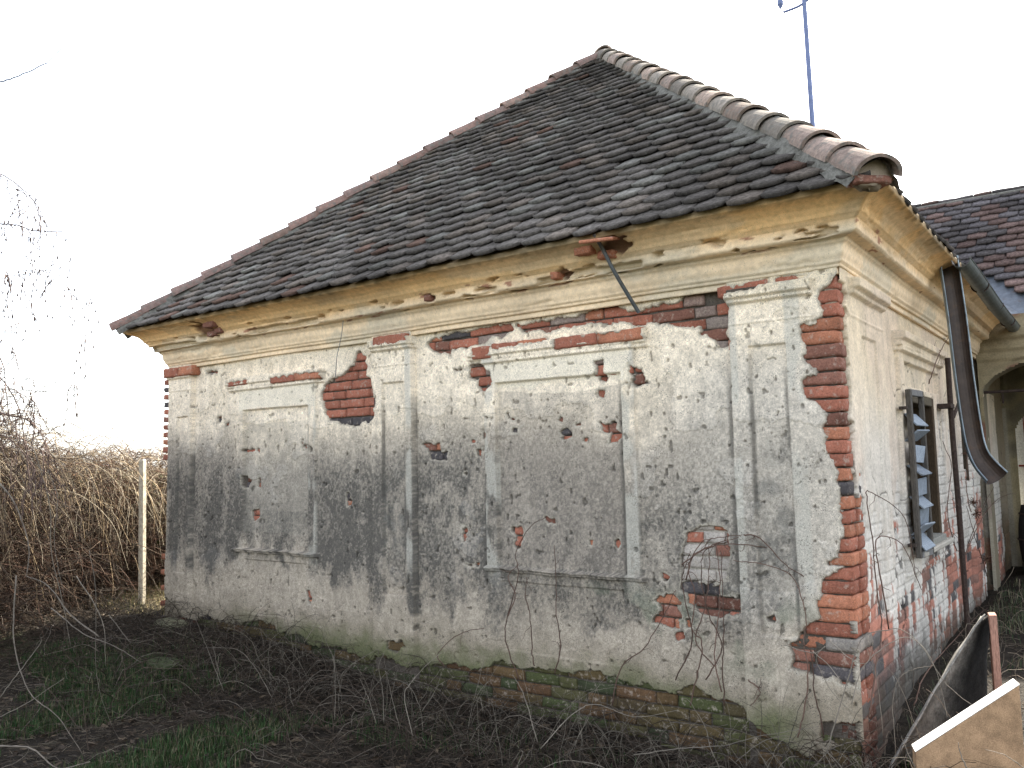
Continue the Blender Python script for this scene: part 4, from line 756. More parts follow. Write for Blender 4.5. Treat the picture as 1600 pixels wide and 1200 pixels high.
# ---------------- mast ----------------
b = MB(); b.tube([(-1.17, 4.0, 4.15), (-1.185, 4.0, 5.2), (-1.20, 4.0, 6.62)], [.028, .026, .024], n=10); mast = b.build('roof_mast', M_blue, None, loc=(-1.17, 4, 4.15))
tagp(mast, 'slim blue grey metal mast rising behind the right roof edge', 'mast')
b = MB(); b.tube(spline([(-1.20, 4.0, 6.30), (-1.27, 3.98, 6.27), (-1.40, 3.93, 6.235)], 4), .014, n=6); b.tube(spline([(-1.20, 4.0, 6.30), (-1.12, 4.03, 6.36), (-1.0, 4.06, 6.45)], 4), .014, n=6); b.build('cross_arm', M_blue, mast)
b = MB(); b.tube([(-1.43, 3.93, 6.29), (-1.43, 3.93, 6.33), (-1.43, 3.93, 6.37), (-1.43, 3.93, 6.42)], [.012, .033, .033, .02], n=10); b.tube([(-1.40, 3.93, 6.235), (-1.43, 3.93, 6.29)], .007, n=5); b.build('insulator', M_blue, mast)

# ---------------- porch wing at the back right ----------------
wing = empty('porch_wing', (0, D, 0), 'tiled porch wing with a plastered arch behind the side wall at far right', 'house wing')
# arcade wall with an arch opening x .25..2.4
ac = 1.22; ar = 1.20; AZ0 = 2.08; AY = 5.55
xw = np.linspace(-.0, 4.2, 240); zw = np.linspace(-.3, 2.9, 180); Xg, Zg = np.meshgrid(xw, zw)
ell = np.hypot((Xg-ac)/ar, np.maximum(Zg-AZ0, 0)/.42)
opn = (np.abs(Xg-ac) < ar) & (ell < 1) & (Zg > -1)
nz_ = fbm(Xg, Zg, 3, 4, 501); nf = fbm(Xg, Zg, 14, 4, 502)
C = lerp(np.array([.30, .25, .16]), np.array([.19, .15, .09]), ex(ss(nz_, .4, .6)))*ex(.75+.5*nf)
C = lerp(C, BRN, ex(ss(fbm(Xg, Zg, 2.3, 3, 503), .62, .66)*.8)); C = lerp(C, np.array([.40, .38, .34]), ex((1-ss(Zg, 1.0, 1.6))*.5))
Hh = (nf-.5)*.012+.03*ss(Zg, 2.42, 2.44)+.03*ss(Zg, 2.52, 2.54)+.05*ss(Zg, 2.64, 2.66)+.015*(1-ss(np.abs(ell-1.10), .03, .05))*(Zg > AZ0)
F = gridF(len(zw), len(xw)); F = F[~(opn.ravel()[F].all(1))]
aw = mesh('arcade_wall', np.stack([Xg, AY-Hh, Zg], -1), F, M_side, wing, C.reshape(-1, 3), smooth=True)
# thickness: jambs and arch soffit
ang = np.linspace(math.pi, 0, 33); pr_ = [(ac-ar, -.3)]+[(ac-ar, z_) for z_ in np.linspace(0, AZ0-.05, 8)]+[(ac+ar*math.cos(a), AZ0+.42*math.sin(a)) for a in ang]+[(ac+ar, -.3)]
pr_ = np.array(pr_); dy = np.linspace(-.0, .42, 8); V = np.array([[(p_[0], AY+d_, p_[1]) for p_ in pr_] for d_ in dy]); 
mesh('arch_reveal', V, gridF(len(dy), len(pr_)), M_side, wing, np.tile([.36, .31, .22], (V.size//3, 1))*.6, smooth=False)
# porch back wall with arched window hole and pilaster strips
xw = np.linspace(-.9, 4.2, 260); zw = np.linspace(-.3, 2.9, 150); Xg, Zg = np.meshgrid(xw, zw); wc_ = .34; wr = .24
wop = (np.abs(Xg-wc_) < wr) & (np.hypot((Xg-wc_)/wr, np.maximum(Zg-1.70, 0)/.24) < 1) & (Zg > .62)
nf = fbm(Xg, Zg, 10, 4, 512); C = lerp(np.array([.24, .20, .12]), np.array([.15, .13, .09]), ex(ss(fbm(Xg, Zg, 2, 4, 511), .4, .6)))*ex(.75+.5*nf)
C = lerp(C, np.array([.34, .31, .25]), ex(band(Xg, -.13, .02, .01)*.8*(Zg < 2)))
Hh = (nf-.5)*.01+.03*band(Xg, -.22, .03)
F = gridF(len(zw), len(xw)); F = F[~(wop.ravel()[F].all(1))]
mesh('back_wall', np.stack([Xg, 7.9-Hh, Zg], -1), F, M_side, wing, C.reshape(-1, 3), smooth=True)
b = MB(); b.box((wc_, 8.05, 1.25), (.6, .02, 1.5), col=(.62, .62, .58)); aw_ = b.build('arched_window', M_side, wing)
b = MB()
for x_ in (.20, .27, .34, .41, .48): b.tube([(x_, 7.93, .62), (x_, 7.93, 1.9)], .008, n=6, col=(.2, .05, .04))
b.box((wc_, 7.93, 1.25), (.46, .02, .025), col=(.2, .05, .04)); b.build('window_grille', M_wood, aw_)
b = MB(); b.box((2.1, 6.75, 2.62), (4.2, 2.26, .04), col=(.16, .12, .08)); b.build('porch_ceiling', M_wood, wing)
b = MB(); b.tube([(-.0, AY+.2, 2.10), (2.4, AY+.2, 2.10)], .016, n=8); b.tube([(.20, AY+.2, 2.10), (.20, AY+.2, 1.97)], .01, n=6); b.build('tie_rod', M_iron, wing)
# wing roof
wO = (-.6, D-.38, 2.88); 
wr_z = 4.92; wr_y = 7.8
rw = mesh('roof', np.array([[.30, D-.34, 2.86], [4.6, D-.34, 2.86], [4.6, wr_y, wr_z-.03], [-1.9, wr_y, wr_z-.03], [4.6, 10.1, 2.86], [-1.9, 10.1, 2.86], [-.2, D-.2, 2.9]]), [(0, 1, 2, 3), (3, 2, 4, 5)], M_mortar, wing)
O, U, Vd, Nn, Lu, vl3, _ = plane((-2.2, D-.38, 2.88), (4.6, D-.38, 2.88), (-2.2, wr_y, wr_z))
def wcol(uc, v0, c, r):
    q = r.rand(); return (np.array([.15, .105, .095]) if q < .35 else np.array([.115, .105, .11]) if q < .8 else np.array([.10, .09, .09]))*(.8+.5*r.rand())
vx = 2.52+.30
o = tile_field(O, U, Vd, Nn, vl3, lambda v: max(vx-v*.74+.10, .2), lambda v: Lu, seed=21, sparse=wcol, cw=.215, arcs=.6); mesh('tile_courses', o[0], o[1], M_tile, rw, o[2])
v_ = MB()
a0 = O+U*(vx-.42)+Nn*.012; a1 = O+U*(vx+.20)+Nn*.012; b0 = O+U*(.35)+Vd*vl3+Nn*.012; b1 = O+U*(.85)+Vd*vl3+Nn*.012
mid_ = (a0+a1)/2-Nn*.05; midb = (b0+b1)/2-Nn*.05
v_.add([a0, mid_, a1, b1, midb, b0], [(0, 1, 4, 5), (1, 2, 3, 4)], (.12, .14, .17)); v_.build('valley_flashing', M_steel, rw)
colW = lambda q: [np.array([.28, .15, .12]), np.array([.24, .17, .15]), np.array([.20, .15, .14])][q]
hip_line((-2.0, wr_y, wr_z+.02), (4.6, wr_y, wr_z+.02), 18, 'ridge_tile', rw, colW, 31, up=(0, 0, 1))
b = MB(); b.box((1.3, wr_y-.13, wr_z-.10), (6.6, .06, .05), rot=rotx(.7), col=(.16, .16, .165), bev=.01); b.build('ridge_mortar', M_mortar, rw)
# things in the porch
b = MB(); zz_ = np.linspace(0, 1, 11); b.tube([(.46, 6.9, z_) for z_ in (0.0+.80*zz_)], .27+.05*np.sin(np.pi*zz_), n=24, col=(.022, .02, .02)); bl_ = b.build('barrel', M_wood, None, smooth=False, loc=(.46, 6.9, 0))
tagp(bl_, 'blackened barrel standing in the dark porch behind the end of the side wall', 'barrel')
for z_ in (.10, .40, .70):
    rr0 = .27+.05*math.sin(math.pi*z_/.8)+.004; b = MB(); b.tube([(.46+rr0*math.cos(a), 6.9+rr0*math.sin(a), z_) for a in np.linspace(0, 2*math.pi, 25)], .012, n=6); b.build('hoop', M_iron, bl_)
# ---------------- boards by the corner ----------------
tx = np.array([.85, .52, 0]); tx /= np.linalg.norm(tx)   # facing the camera roughly
def quadslab(P, th, nrm, col, mat_, name, label, cat, edge=None):
    P = np.array(P, float); n_ = np.array(nrm, float); n_ /= np.linalg.norm(n_); V = np.concatenate([P, P+n_*th])
    b = MB(); F = [(0, 1, 2, 3), (7, 6, 5, 4), (0, 4, 5, 1), (1, 5, 6, 2), (2, 6, 7, 3), (3, 7, 4, 0)]
    b.add(V, F, col); o = b.build(name, mat_, None, loc=tuple(P[0]));
    md = o.modifiers.new('bevel', 'BEVEL'); md.width = .004; md.segments = 2
    return tagp(o, label, cat)
quadslab([(.315, -.33, -.35), (.752, -.17, -.35), (.752, -.17, .352), (.315, -.33, .012)], .10, (-.34, .94, 0), (.34, .22, .13), M_chip, 'chipboard_panel',
         'brown weathered chipboard slab with a slanting sunlit top edge at lower right', 'board')
quadslab([(.565, .50, -.2), (.60, .52, -.2), (.60, .52, .55), (.565, .50, .55)], .10, (-.2, .97, 0), (.30, .17, .13), M_wood, 'timber_offcut',
         'reddish timber board end standing behind the slanting chipboard slab', 'board')
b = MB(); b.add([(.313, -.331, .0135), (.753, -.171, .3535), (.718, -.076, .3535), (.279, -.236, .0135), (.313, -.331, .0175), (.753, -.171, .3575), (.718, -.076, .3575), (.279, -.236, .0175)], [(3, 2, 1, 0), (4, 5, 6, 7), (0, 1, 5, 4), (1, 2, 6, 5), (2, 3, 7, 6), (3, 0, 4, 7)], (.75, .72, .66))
b.build('painted_sun_edge', M_sun_edge, bpy.data.objects['chipboard_panel'])  # near-white strip that paints the sun glare onto the slab's top edge
# old curved sheet lying against the wall corner
B0 = np.array([.10, .12, -.22]); T0 = np.array([.50, .52, .50]); d = T0-B0; Ls = np.linalg.norm(d); d /= Ls
sd_ = np.cross(d, [-.2, -.8, .55]); sd_ /= np.linalg.norm(sd_); up_ = np.cross(sd_, d)
t = np.linspace(0, Ls*1.0, 50); a = np.linspace(0, 1, 30); T_, A_ = np.meshgrid(t, a, indexing='ij')
ph = A_*2.3-.35; rr_ = .19*(1.15-.35*T_/Ls)
Lc = np.array([(.10, -.02, -.26), (.13, .02, -.17), (.265, .2, .075), (.415, .4, .35), (.54, .55, .54)]); Rc = np.array([(.53, .10, -.30), (.55, .15, -.12), (.548, .3, .11), (.545, .45, .345), (.57, .58, .54)])
tt_ = np.linspace(0, 1, 50); kk_ = np.linspace(0, 1, 5); Li = np.stack([np.interp(tt_, kk_, Lc[:, c_]) for c_ in range(3)], 1); Ri = np.stack([np.interp(tt_, kk_, Rc[:, c_]) for c_ in range(3)], 1)
Vv = Li[:, None]*(1-A_[..., None])+Ri[:, None]*A_[..., None]+np.array([-.16, .30, -.12])*(np.sin(np.pi*A_**.7)*(1.15-T_/Ls*.9))[..., None]+np.array([0, 0, 1])*((fbm(T_, A_, 6, 3, 610)-.5)*.03)[..., None]
nrm_ = np.array([.0, .0, .0])
F1 = gridF(50, 30); V1 = Vv.reshape(-1, 3); V2 = V1+np.array([-.004, .012, .012]); n_ = len(V1)
edge = [(i, i+1, n_+i+1, n_+i) for i in range(29)]+[(49*30+i, n_+49*30+i, n_+49*30+i+1, 49*30+i+1) for i in range(29)]+[(i*30, n_+i*30, n_+(i+1)*30, (i+1)*30) for i in range(49)]+[(i*30+29, (i+1)*30+29, n_+(i+1)*30+29, n_+i*30+29) for i in range(49)]
C = lerp(np.array([.36, .35, .32]), np.array([.10, .095, .09]), fbm(V1[:, 0], V1[:, 2], 9, 4, 611)[:, None]); C = lerp(C, np.array([.018, .017, .016]), ss(A_.ravel()+.25*(fbm(V1[:, 0], V1[:, 2], 5, 4, 612)-.5), .34, .74)[:, None])  # right side painted near-black for the deep shade inside the curve
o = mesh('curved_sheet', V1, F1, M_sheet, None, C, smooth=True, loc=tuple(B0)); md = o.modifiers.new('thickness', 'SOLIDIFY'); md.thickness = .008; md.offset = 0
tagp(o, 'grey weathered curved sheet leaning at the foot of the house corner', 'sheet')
# stones by the left corner
for i_, (x_, y_, s_, c_, lb) in enumerate(((-6.30, -.16, .20, (.17, .165, .11), 'flat mossy stone at the foot of the left house corner'), (-5.05, -1.0, .19, (.06, .07, .035), 'flat moss covered stone lying in the dark grass'))):
    t = np.linspace(0, np.pi, 12); p = np.linspace(0, 2*np.pi, 20); T_, P_ = np.meshgrid(t, p, indexing='ij'); rad = 1+.5*(fbm(np.cos(P_)*1.5+i_*5, np.sin(P_)*1.5+T_, 1, 3, 620)-.5)
    Vv = np.stack([np.sin(T_)*np.cos(P_)*s_*rad, np.sin(T_)*np.sin(P_)*s_*.6*rad, np.cos(T_)*.045*rad], -1)+np.array([x_, y_, float(ground_h(x_, y_))+.03])
    tagp(mesh('stone', Vv, gridF(12, 20), M_soil, None, np.tile(c_, (240, 1)), smooth=True, loc=(x_, y_, float(ground_h(x_, y_)))), lb, 'stone')
# ---------------- fence post ----------------
b = MB(); gp = float(ground_h(-7.62, .3)); b.box((-7.64, .3, (gp-.2+1.56)/2), (.062, .062, 1.76-gp), rot=rotz(.3)@roty(-.02), col=(.6, .55, .42), bev=.008)
po = b.build('fence_post', M_conc, None, loc=(-7.64, .3, gp)); tagp(po, 'pale squared fence post standing in the tangled hedge left of the house', 'post')

# ---------------- canes, vines, tree ----------------
def cane(pts, r, name, label, cat, group=None, col=(.16, .12, .09), taper=.4, n=5, jit=.004):
    p = spline(pts, 6); p = p+(rs.rand(*p.shape)-.5)*jit; rad = r*np.linspace(1, taper, len(p))
    b = MB(); b.tube(p, rad, n=n, col=col); o = b.build(name, M_twig, None, smooth=True, loc=tuple(p[0])); return tagp(o, label, cat, group)
KL = [('canes before the brick corner', 'thin bare cane arching in front of the broken brick corner', range(0, 8)), ('canes at the corner foot', 'low pale cane lying along the foot of the wall below the corner', range(8, 11)),
      ('canes standing before the front wall', 'slender dry stem rising from the weeds in front of the stained front wall', range(11, 19)), ('stems at the left of the front wall', 'thin dry stem leaning at the left end of the front wall', range(19, 22)),
      ('long canes before the hedge', 'long grey bare cane hanging and arching in front of the dark hedge', list(range(22, 27))+[31, 32, 33]), ('canes low at the left edge', 'pale cane crossing the dark grass at the lower left edge', range(27, 31)), ('dry stalks round the boards', 'short dry stalk standing beside the slanting chipboard slab', range(33, 60))]
for i_, (r, pts) in enumerate(CANES):
    c = (.20, .175, .145) if r < .0075 else (.15, .13, .11)
    g_ = [q for q in KL if i_ in q[2]][0]
    cane(list(pts), r*.5, 'dead_cane', g_[1], 'cane', g_[0], col=np.array(c)*(.7+.6*rs.rand()))
def wallvine(lines, plane_, name, label, cat):
    b = MB(); rr = np.random.RandomState(len(lines))
    for ln in lines:
        p = np.array([((x_, -.03-.03*rr.rand(), z_) if plane_ == 'f' else (.05+.04*rr.rand(), x_, z_)) for x_, z_ in ln]); p = spline(p, 6)+(rr.rand(len(ln)*6-5, 3)-.5)*.008
        p = p if len(p) > 2 else p
        b.tube(p, np.linspace(.0045, .0022, len(p)), n=5, col=np.array([.11, .07, .055])*(.7+.6*rr.rand()))
        for _ in range(4):     # side shoots
            k = rr.randint(2, len(p)-1); d_ = (rr.rand(3)-.5)*np.array([1, .5, 1.2] if plane_ == 'f' else [.5, 1, 1.2]); q = [p[k]]
            for s_ in range(5): d_ = d_*.8+(rr.rand(3)-.5)*.5; q.append(q[-1]+d_*.045)
            q = np.array(q)
            if plane_ == 'f': q[:, 1] = np.minimum(q[:, 1], -.02)
            else: q[:, 0] = np.maximum(q[:, 0], .03)
            b.tube(q, np.linspace(.0022, .001, 6), n=4, col=(.11, .075, .06))
    o = b.build(name, M_twig, None, smooth=True, loc=tuple(b.V[0][0])); return tagp(o, label, cat)
wallvine(VINES[0:4], 'f', 'bare_vine', 'thin leafless vine hanging over the central blind window ledge', 'vine')
wallvine(VINES[4:12]+VINES[12:15], 'f', 'bare_vine', 'dense leafless vine tangle over the broken bricks left of the corner pilaster', 'vine')
wallvine(VINES[16:18], 'f', 'bare_vine', 'leafless vine climbing at the foot of the corner pilaster', 'vine')
wallvine(VINES[15:16], 'f', 'bare_vine', 'single faint leafless shoot on the lower front wall', 'vine')
cane([(p_[0], (-.42 if i_ > 3 else -.12)+(.0 if i_ > 4 else 0), p_[1]) for i_, p_ in enumerate(VINES[18])], .004, 'loose_wire', 'thin loose wire dangling from the front eave beside the brick patch', 'wire', col=(.2, .2, .2), jit=.001)
wallvine(VSIDE, 's', 'bare_vine', 'leafless creeper with dry clusters spread over the side wall', 'vine')
# dry seed clusters on the side wall creeper
def clump(c, r, n_, name, label, group):
    P = np.repeat(np.array(c, float)[None, None], n_, 0).repeat(5, 1); d_ = rs.randn(n_, 3); d_ /= np.linalg.norm(d_, axis=1)[:, None]
    for k in range(1, 5): P[:, k] = P[:, k-1]+d_*r/4*(.5+rs.rand(n_)[:, None]); d_ = d_+rs.randn(n_, 3)*.5; d_ /= np.linalg.norm(d_, axis=1)[:, None]
    V_, F_ = tubes(P, np.full((n_, 5), .003)); V_[:, 0] = np.maximum(V_[:, 0], .03)
    o = mesh(name, V_, F_, M_twig, None, np.tile([.10, .055, .04], (len(V_), 1)), loc=c); return tagp(o, label, 'seed cluster', group)
for (y_, z_, r_) in ((3.75, 1.42, .06), (3.85, .98, .05), (3.95, .88, .05), (4.4, .42, .06)): clump((.09, y_, z_), r_, 26, 'dry_cluster', 'dry brown seed cluster caught on the side wall creeper', 'dry clusters on the side wall')
# weeping tree, trunk out to the left
tree = empty('weeping_tree', (-6.9, -3.6, -.3), 'bare weeping tree with drooping twigs at the upper left edge', 'tree')
b = MB(); tr = spline([(-6.9, -3.6, -.35), (-6.95, -3.55, .8), (-6.8, -3.4, 2.0), (-6.85, -3.3, 3.2), (-6.6, -3.2, 4.3), (-6.5, -3.1, 5.2)], 5); b.tube(tr, np.linspace(.13, .04, len(tr)), n=10, col=(.12, .10, .085)); b.build('trunk', M_twig, tree, smooth=True)
b = MB(); rr = np.random.RandomState(17)
for i_, (r, pts) in enumerate(TREE):
    p = spline(pts, 6); p = p+(rr.rand(*p.shape)-.5)*.006; bc = np.array([.10, .07, .06]) if i_ > 2 else np.array([.09, .12, .18])
    if i_ in (0, 3, 5, 9, 12):
        st = tr[np.argmin(np.abs(tr[:, 2]-p[0][2]+.3))]; p = np.concatenate([spline([st, (st+p[0])/2+np.array([0, 0, .15]), p[0]], 5)[:-1], p])
    b.tube(p, r*.62*np.linspace(1, .45, len(p)), n=6, col=bc)
    if i_ > 2:
        for _ in range(10 if i_ > 11 or i_ < 7 else 5):
            k = rr.randint(len(p)//3, len(p)); q = [p[k]]; d_ = (rr.rand(3)-.5)*np.array([1, 1, .6])+np.array([.15, 0, -.1])
            for s_ in range(9): d_ = d_*.85+(rr.rand(3)-.5)*.35+np.array([0, 0, -.16]); q.append(q[-1]+d_*.05)
            q = np.array(q); b.tube(q, np.linspace(.0030, .0016, len(q)), n=4, col=bc)
            for kk in (2, 4, 6, 8):
                if rr.rand() < .6: b.tube([q[kk], q[kk]+(rr.rand(3)-.5)*.012+[0, 0, -.012], q[kk]+(rr.rand(3)-.5)*.01+[0, 0, -.026]], [.002, .0045, .0015], n=5, col=bc*.9)
b.build('branches', M_twig, tree, smooth=True)

# ---------------- hedge: tangled bare bramble mass ----------------
def walk(P0, D0, K, step, wob, grav, rng, damp=.9):
    M = len(P0); P = np.zeros((M, K, 3)); P[:, 0] = P0; d_ = D0.copy()
    for k in range(1, K):
        d_ = d_*damp+rng.randn(M, 3)*wob+np.array([0, 0, -1])*grav*k; d_ /= np.linalg.norm(d_, axis=1)[:, None]+1e-9; P[:, k] = P[:, k-1]+d_*step[:, None]
    return P
rng = np.random.RandomState(42)
hp = np.array([(-7.0, 5.0), (-7.7, 3.7), (-8.4, 2.5), (-8.9, 1.2), (-8.85, .1), (-8.4, -1.1), (-8.0, -1.7), (-7.6, -2.3), (-7.4, -3.2)]); hp_s = spline(np.c_[hp, hp[:, 0]*0], 8)[:, :2]
M = 17000; ti = rng.rand(M)*(len(hp_s)-1.001); i0 = ti.astype(int); fr_ = (ti-i0)[:, None]; c0 = hp_s[i0]*(1-fr_)+hp_s[i0+1]*fr_
c0 = c0+rng.randn(M, 2)*.33; hh = 1.05+.5*rng.rand(M)**1.0; 
tall = rng.rand(M) < .45
z0 = np.where(rng.rand(M) < .5, ground_h(c0[:, 0], c0[:, 1]), rng.rand(M)*(1.2+.9*ss(-c0[:, 1], .5, 1.5)))
P0 = np.c_[c0, z0]; D0 = np.c_[rng.randn(M, 2)*.45, .4+rng.rand(M)]
K = 12; P = walk(P0, D0, K, .075+.085*rng.rand(M), .26, .012, rng, .92)
top = 1.64+.14*rng.rand(M)[:, None]+1.0*(ss(-P[:, :1, 1], .5, 1.5))*rng.rand(M)[:, None]**.8; P[:, :, 2] = np.where(P[:, :, 2] > top, 2*top-P[:, :, 2], P[:, :, 2])
rad = (.0022+.004*rng.rand(M)**3)[:, None]*np.linspace(1, .45, K)[None]
V_, F_ = tubes(P, rad); hk = (1.15-.5*ss(-P[:, :1, 1], .2, 1.4))  # hk darkens twigs towards the near left end, painting in hedge shade
cb = hk*np.array([[.09, .05, .035], [.12, .085, .06], [.06, .045, .035], [.17, .135, .10]])[rng.choice(4, M, p=[.35, .25, .3, .1])]*(.6+.8*rng.rand(M)[:, None])
hd = mesh('bramble_hedge', V_, F_, M_twig, None, np.repeat(cb, K*3, 0)); tagp(hd, 'dense tangled leafless bramble hedge left of the house', 'hedge', kind='stuff')
M = 2600; ti = rng.rand(M)*(len(hp_s)-1.001); i0 = ti.astype(int); c0 = hp_s[i0]+rng.randn(M, 2)*.25; dn = rng.rand(M) < .7
P0 = np.c_[c0, 1.0+.6*rng.rand(M)+.8*ss(-c0[:, 1], .5, 1.5)*rng.rand(M)]; D0 = np.c_[rng.randn(M, 2)*.6+[.25, -.25], .5*rng.rand(M)]
P = walk(P0, D0, 16, .07+.05*rng.rand(M), .13, .022, rng, .95); gh = ground_h(P[:, :, 0], P[:, :, 1]); P[:, :, 2] = np.maximum(P[:, :, 2], gh)
rad = (.0025+.003*rng.rand(M)**2)[:, None]*np.linspace(1, .4, 16)[None]; V_, F_ = tubes(P, rad); cb = (.95+.8*ss(P[:, :1, 1], -.6, 1.))*np.array([[.24, .18, .11], [.15, .115, .08], [.28, .24, .18]])[rng.choice(3, M)]*(.5+.8*rng.rand(M)[:, None])
tagp(mesh('bramble_canes', V_, F_, M_twig, None, np.repeat(cb, 48, 0)), 'drooping bramble canes hanging over the face of the hedge', 'bramble canes', kind='stuff')
# second layer: dry leaves caught in the hedge
M = 5000; ti = rng.rand(M)*(len(hp_s)-1.001); i0 = ti.astype(int); fr_ = (ti-i0)[:, None]; c0 = hp_s[i0]*(1-fr_)+hp_s[i0+1]*fr_+rng.randn(M, 2)*.26
ctr = np.c_[c0, rng.rand(M)**1.2*1.55]; a_ = rng.randn(M, 3)*.018; b_ = rng.randn(M, 3)*.012
V_ = np.stack([ctr-a_, ctr+b_, ctr+a_, ctr-b_], 1).reshape(-1, 3); F_ = np.arange(M*4).reshape(-1, 4)
cl = np.array([[.16, .085, .04], [.10, .06, .035], [.07, .085, .03]])[rng.choice(3, M, p=[.45, .4, .15])]
tagp(mesh('dry_leaves', V_, F_, M_grass, None, np.repeat(cl, 4, 0)), 'dry brown leaves caught in the bramble hedge', 'leaves', kind='stuff')
# dead fallen stems over the ground in front
M = 3600; xs_ = -7.6+8.2*rng.rand(M); yy_ = -.06-rng.rand(M)**1.6*1.5
xs_[:900] = -8.4+4.6*rng.rand(900); yy_[:900] = -.3-2.6*rng.rand(900)
P0 = np.c_[xs_, yy_, ground_h(xs_, yy_)+.02*rng.rand(M)]; th_ = rng.rand(M)*2*np.pi
D0 = np.c_[np.cos(th_), np.sin(th_)*.7, .1+.8*rng.rand(M)**2]; K = 11
P = walk(P0, D0, K, .025+.06*rng.rand(M), .24, .02, rng, .95); gh = ground_h(P[:, :, 0], P[:, :, 1])+.004; P[:, :, 2] = np.maximum(P[:, :, 2], gh+.02*rng.rand(M, K))
P[:, :, 2] = np.minimum(P[:, :, 2], gh+.26); P[:, :, 1] = np.where(P[:, :, 0] < .05, np.minimum(P[:, :, 1], -.02), P[:, :, 1])
rad = (.0014+.003*rng.rand(M)**2)[:, None]*np.linspace(1, .5, K)[None]; V_, F_ = tubes(P, rad)
cb = np.array([[.06, .045, .034], [.13, .11, .09], [.035, .027, .021]])[rng.choice(3, M, p=[.5, .15, .35])]*(.6+.7*rng.rand(M)[:, None])
tagp(mesh('dead_stems', V_, F_, M_twig, None, np.repeat(cb, K*3, 0)), 'tangle of dead stems lying along the foot of the front wall', 'dead stems', kind='stuff')
M = 420; xs_ = -5.6+5.8*rng.rand(M)**.8; yy_ = -.08-.75*rng.rand(M); P0 = np.c_[xs_, yy_, ground_h(xs_, yy_)]; K = 14
P = walk(P0, np.c_[rng.randn(M, 2)*.5, .6+1.0*rng.rand(M)], K, .02+.035*rng.rand(M), .13, .014, rng, .97); gh = ground_h(P[:, :, 0], P[:, :, 1])+.004; P[:, :, 2] = np.maximum(P[:, :, 2], gh); P[:, :, 1] = np.minimum(P[:, :, 1], -.04)
V_, F_ = tubes(P, (.0012+.0022*rng.rand(M)**2)[:, None]*np.linspace(1, .5, K)[None]); tagp(mesh('dry_stalks', V_, F_, M_twig, None, np.repeat(np.array([.20, .175, .14])*(.25+.85*rng.rand(M)[:, None]), K*3, 0)), 'pale dry stalks rising along the foot of the front wall', 'dry stalks', kind='stuff')
# right side weeds by the side wall
M = 500; xs_ = .1+1.2*rng.rand(M); yy_ = -.6+5.5*rng.rand(M); P0 = np.c_[xs_, yy_, ground_h(xs_, yy_)]; th_ = rng.rand(M)*2*np.pi
P = walk(P0, np.c_[np.cos(th_), np.sin(th_), .3+.9*rng.rand(M)], 10, .02+.035*rng.rand(M), .22, .02, rng, .95); gh = ground_h(P[:, :, 0], P[:, :, 1])+.004; P[:, :, 2] = np.maximum(P[:, :, 2], gh); P[:, :, 0] = np.maximum(P[:, :, 0], .06)
V_, F_ = tubes(P, (.0014+.002*rng.rand(M)**2)[:, None]*np.ones(10)[None]); tagp(mesh('dead_stems', V_, F_, M_twig, None, np.repeat(np.array([.16, .13, .10])*(.5+.9*rng.rand(M)[:, None]), 30, 0)), 'dry weeds growing along the foot of the side wall', 'dead stems', kind='stuff')
# grass blades
def grass(M, xr, yr, dens, hgt, cols, label, seed):
    g = np.random.RandomState(seed); x_ = xr[0]+(xr[1]-xr[0])*g.rand(M*3); y_ = yr[0]+(yr[1]-yr[0])*g.rand(M*3); k_ = (g.rand(M*3) < dens(x_, y_)) & ~((x_ > -6.7) & (x_ < .02) & (y_ > -.03)); x_ = x_[k_][:M]; y_ = y_[k_][:M]; m_ = len(x_)
    z_ = ground_h(x_, y_); h_ = hgt*(.4+.9*g.rand(m_)); a_ = g.rand(m_)*6.28; le = .5*h_*(g.rand(m_)+.2); w_ = .0016+.0016*g.rand(m_); dx, dy = np.cos(a_), np.sin(a_)
    V_ = np.stack([np.stack([x_-dy*w_, y_+dx*w_, z_-.01], 1), np.stack([x_+dy*w_, y_-dx*w_, z_-.01], 1), np.stack([x_+dx*le*.35+dy*w_*.8, y_+dy*le*.35-dx*w_*.8, z_+h_*.6], 1), np.stack([x_+dx*le*.35-dy*w_*.8, y_+dy*le*.35+dx*w_*.8, z_+h_*.6], 1), np.stack([x_+dx*le, y_+dy*le, z_+h_*.95], 1)], 1).reshape(-1, 3)
    i_ = np.arange(m_)[:, None]*5; F_ = np.concatenate([i_+np.array([[0, 1, 2, 3]]), i_+np.array([[3, 2, 4, 4]])]); me_F = [list(f) if f[2] != f[3] else list(f[:3]) for f in F_.tolist()]
    c_ = np.array(cols)[g.randint(len(cols), size=m_)]*(.6+.8*g.rand(m_)[:, None]); o = mesh('grass', V_, me_F, M_grass, None, np.repeat(c_, 5, 0)); tagp(o, label, 'grass', kind='stuff')
gcol = [[.020, .050, .014], [.028, .062, .018], [.035, .055, .02], [.10, .09, .05]]
grass(42000, (-6.5, .9), (-3.2, -.25), lambda x_, y_: ss(fbm(x_, y_, 1.7, 4, 21), .40, .56)*(.10+.9*ss(-y_, .6, 1.4)), .07, gcol, 'low green grass in patches before the house front', 1)
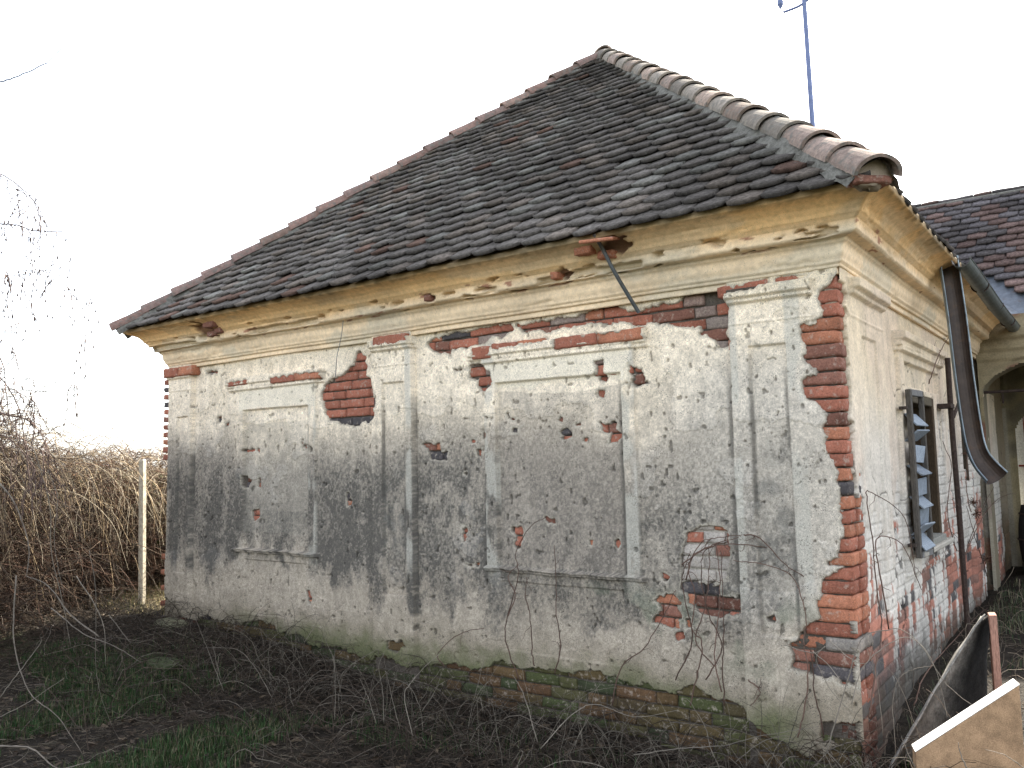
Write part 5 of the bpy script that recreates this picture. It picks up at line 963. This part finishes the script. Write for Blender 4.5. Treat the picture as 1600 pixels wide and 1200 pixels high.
grass(9000, (-9.5, -6.75), (-.1, 5), lambda x_, y_: .5+0*x_, .09, [[.30, .25, .13], [.14, .16, .06], [.38, .30, .17]], 'straw coloured grass under the hedge', 2)
grass(7000, (.1, 3.0), (-.8, 6), lambda x_, y_: ss(fbm(x_, y_, 2, 3, 33), .4, .6), .10, [[.04, .07, .03], [.07, .08, .05], [.16, .15, .09]], 'sparse grass beside the house wall at right', 3)
# short broken straw lying flat
M = 9000; x_ = -8.0+8.9*rng.rand(M); y_ = -.05-3.0*rng.rand(M)**.8; th_ = rng.rand(M)*np.pi; l_ = .03+.09*rng.rand(M); z_ = ground_h(x_, y_)+.008+.02*rng.rand(M)
dx_ = np.c_[np.cos(th_)*l_, np.sin(th_)*l_, (rng.rand(M)-.5)*.03]; c_ = np.c_[x_, y_, z_]; P = np.stack([c_-dx_/2, c_+rng.randn(M, 3)*.004, c_+dx_/2], 1); P[:, :, 1] = np.minimum(P[:, :, 1], -.02)
V_, F_ = tubes(P, np.full((M, 3), .0013)); cb = np.array([[.16, .135, .10], [.07, .055, .04], [.10, .085, .06]])[rng.choice(3, M)]*(.5+.8*rng.rand(M)[:, None])
tagp(mesh('straw', V_, F_, M_twig, None, np.repeat(cb, 9, 0)), 'short broken straw scattered over the shaded ground', 'straw', kind='stuff')
# leaf litter
M = 9000; x_ = -8.5+9.3*rng.rand(M); y_ = -.05-3.0*rng.rand(M); ctr = np.c_[x_, y_, ground_h(x_, y_)+.008+.02*rng.rand(M)]; a_ = rng.randn(M, 3)*[.016, .016, .005]; b_ = rng.randn(M, 3)*[.011, .011, .006]
V_ = np.stack([ctr-a_, ctr+b_, ctr+a_, ctr-b_], 1).reshape(-1, 3); cl = np.array([[.05, .034, .022], [.035, .025, .018], [.10, .075, .05], [.03, .022, .016]])[rng.choice(4, M)]
tagp(mesh('leaf_litter', V_, np.arange(M*4).reshape(-1, 4), M_grass, None, np.repeat(cl, 4, 0)), 'brown leaf litter over the shaded ground', 'leaf litter', kind='stuff')
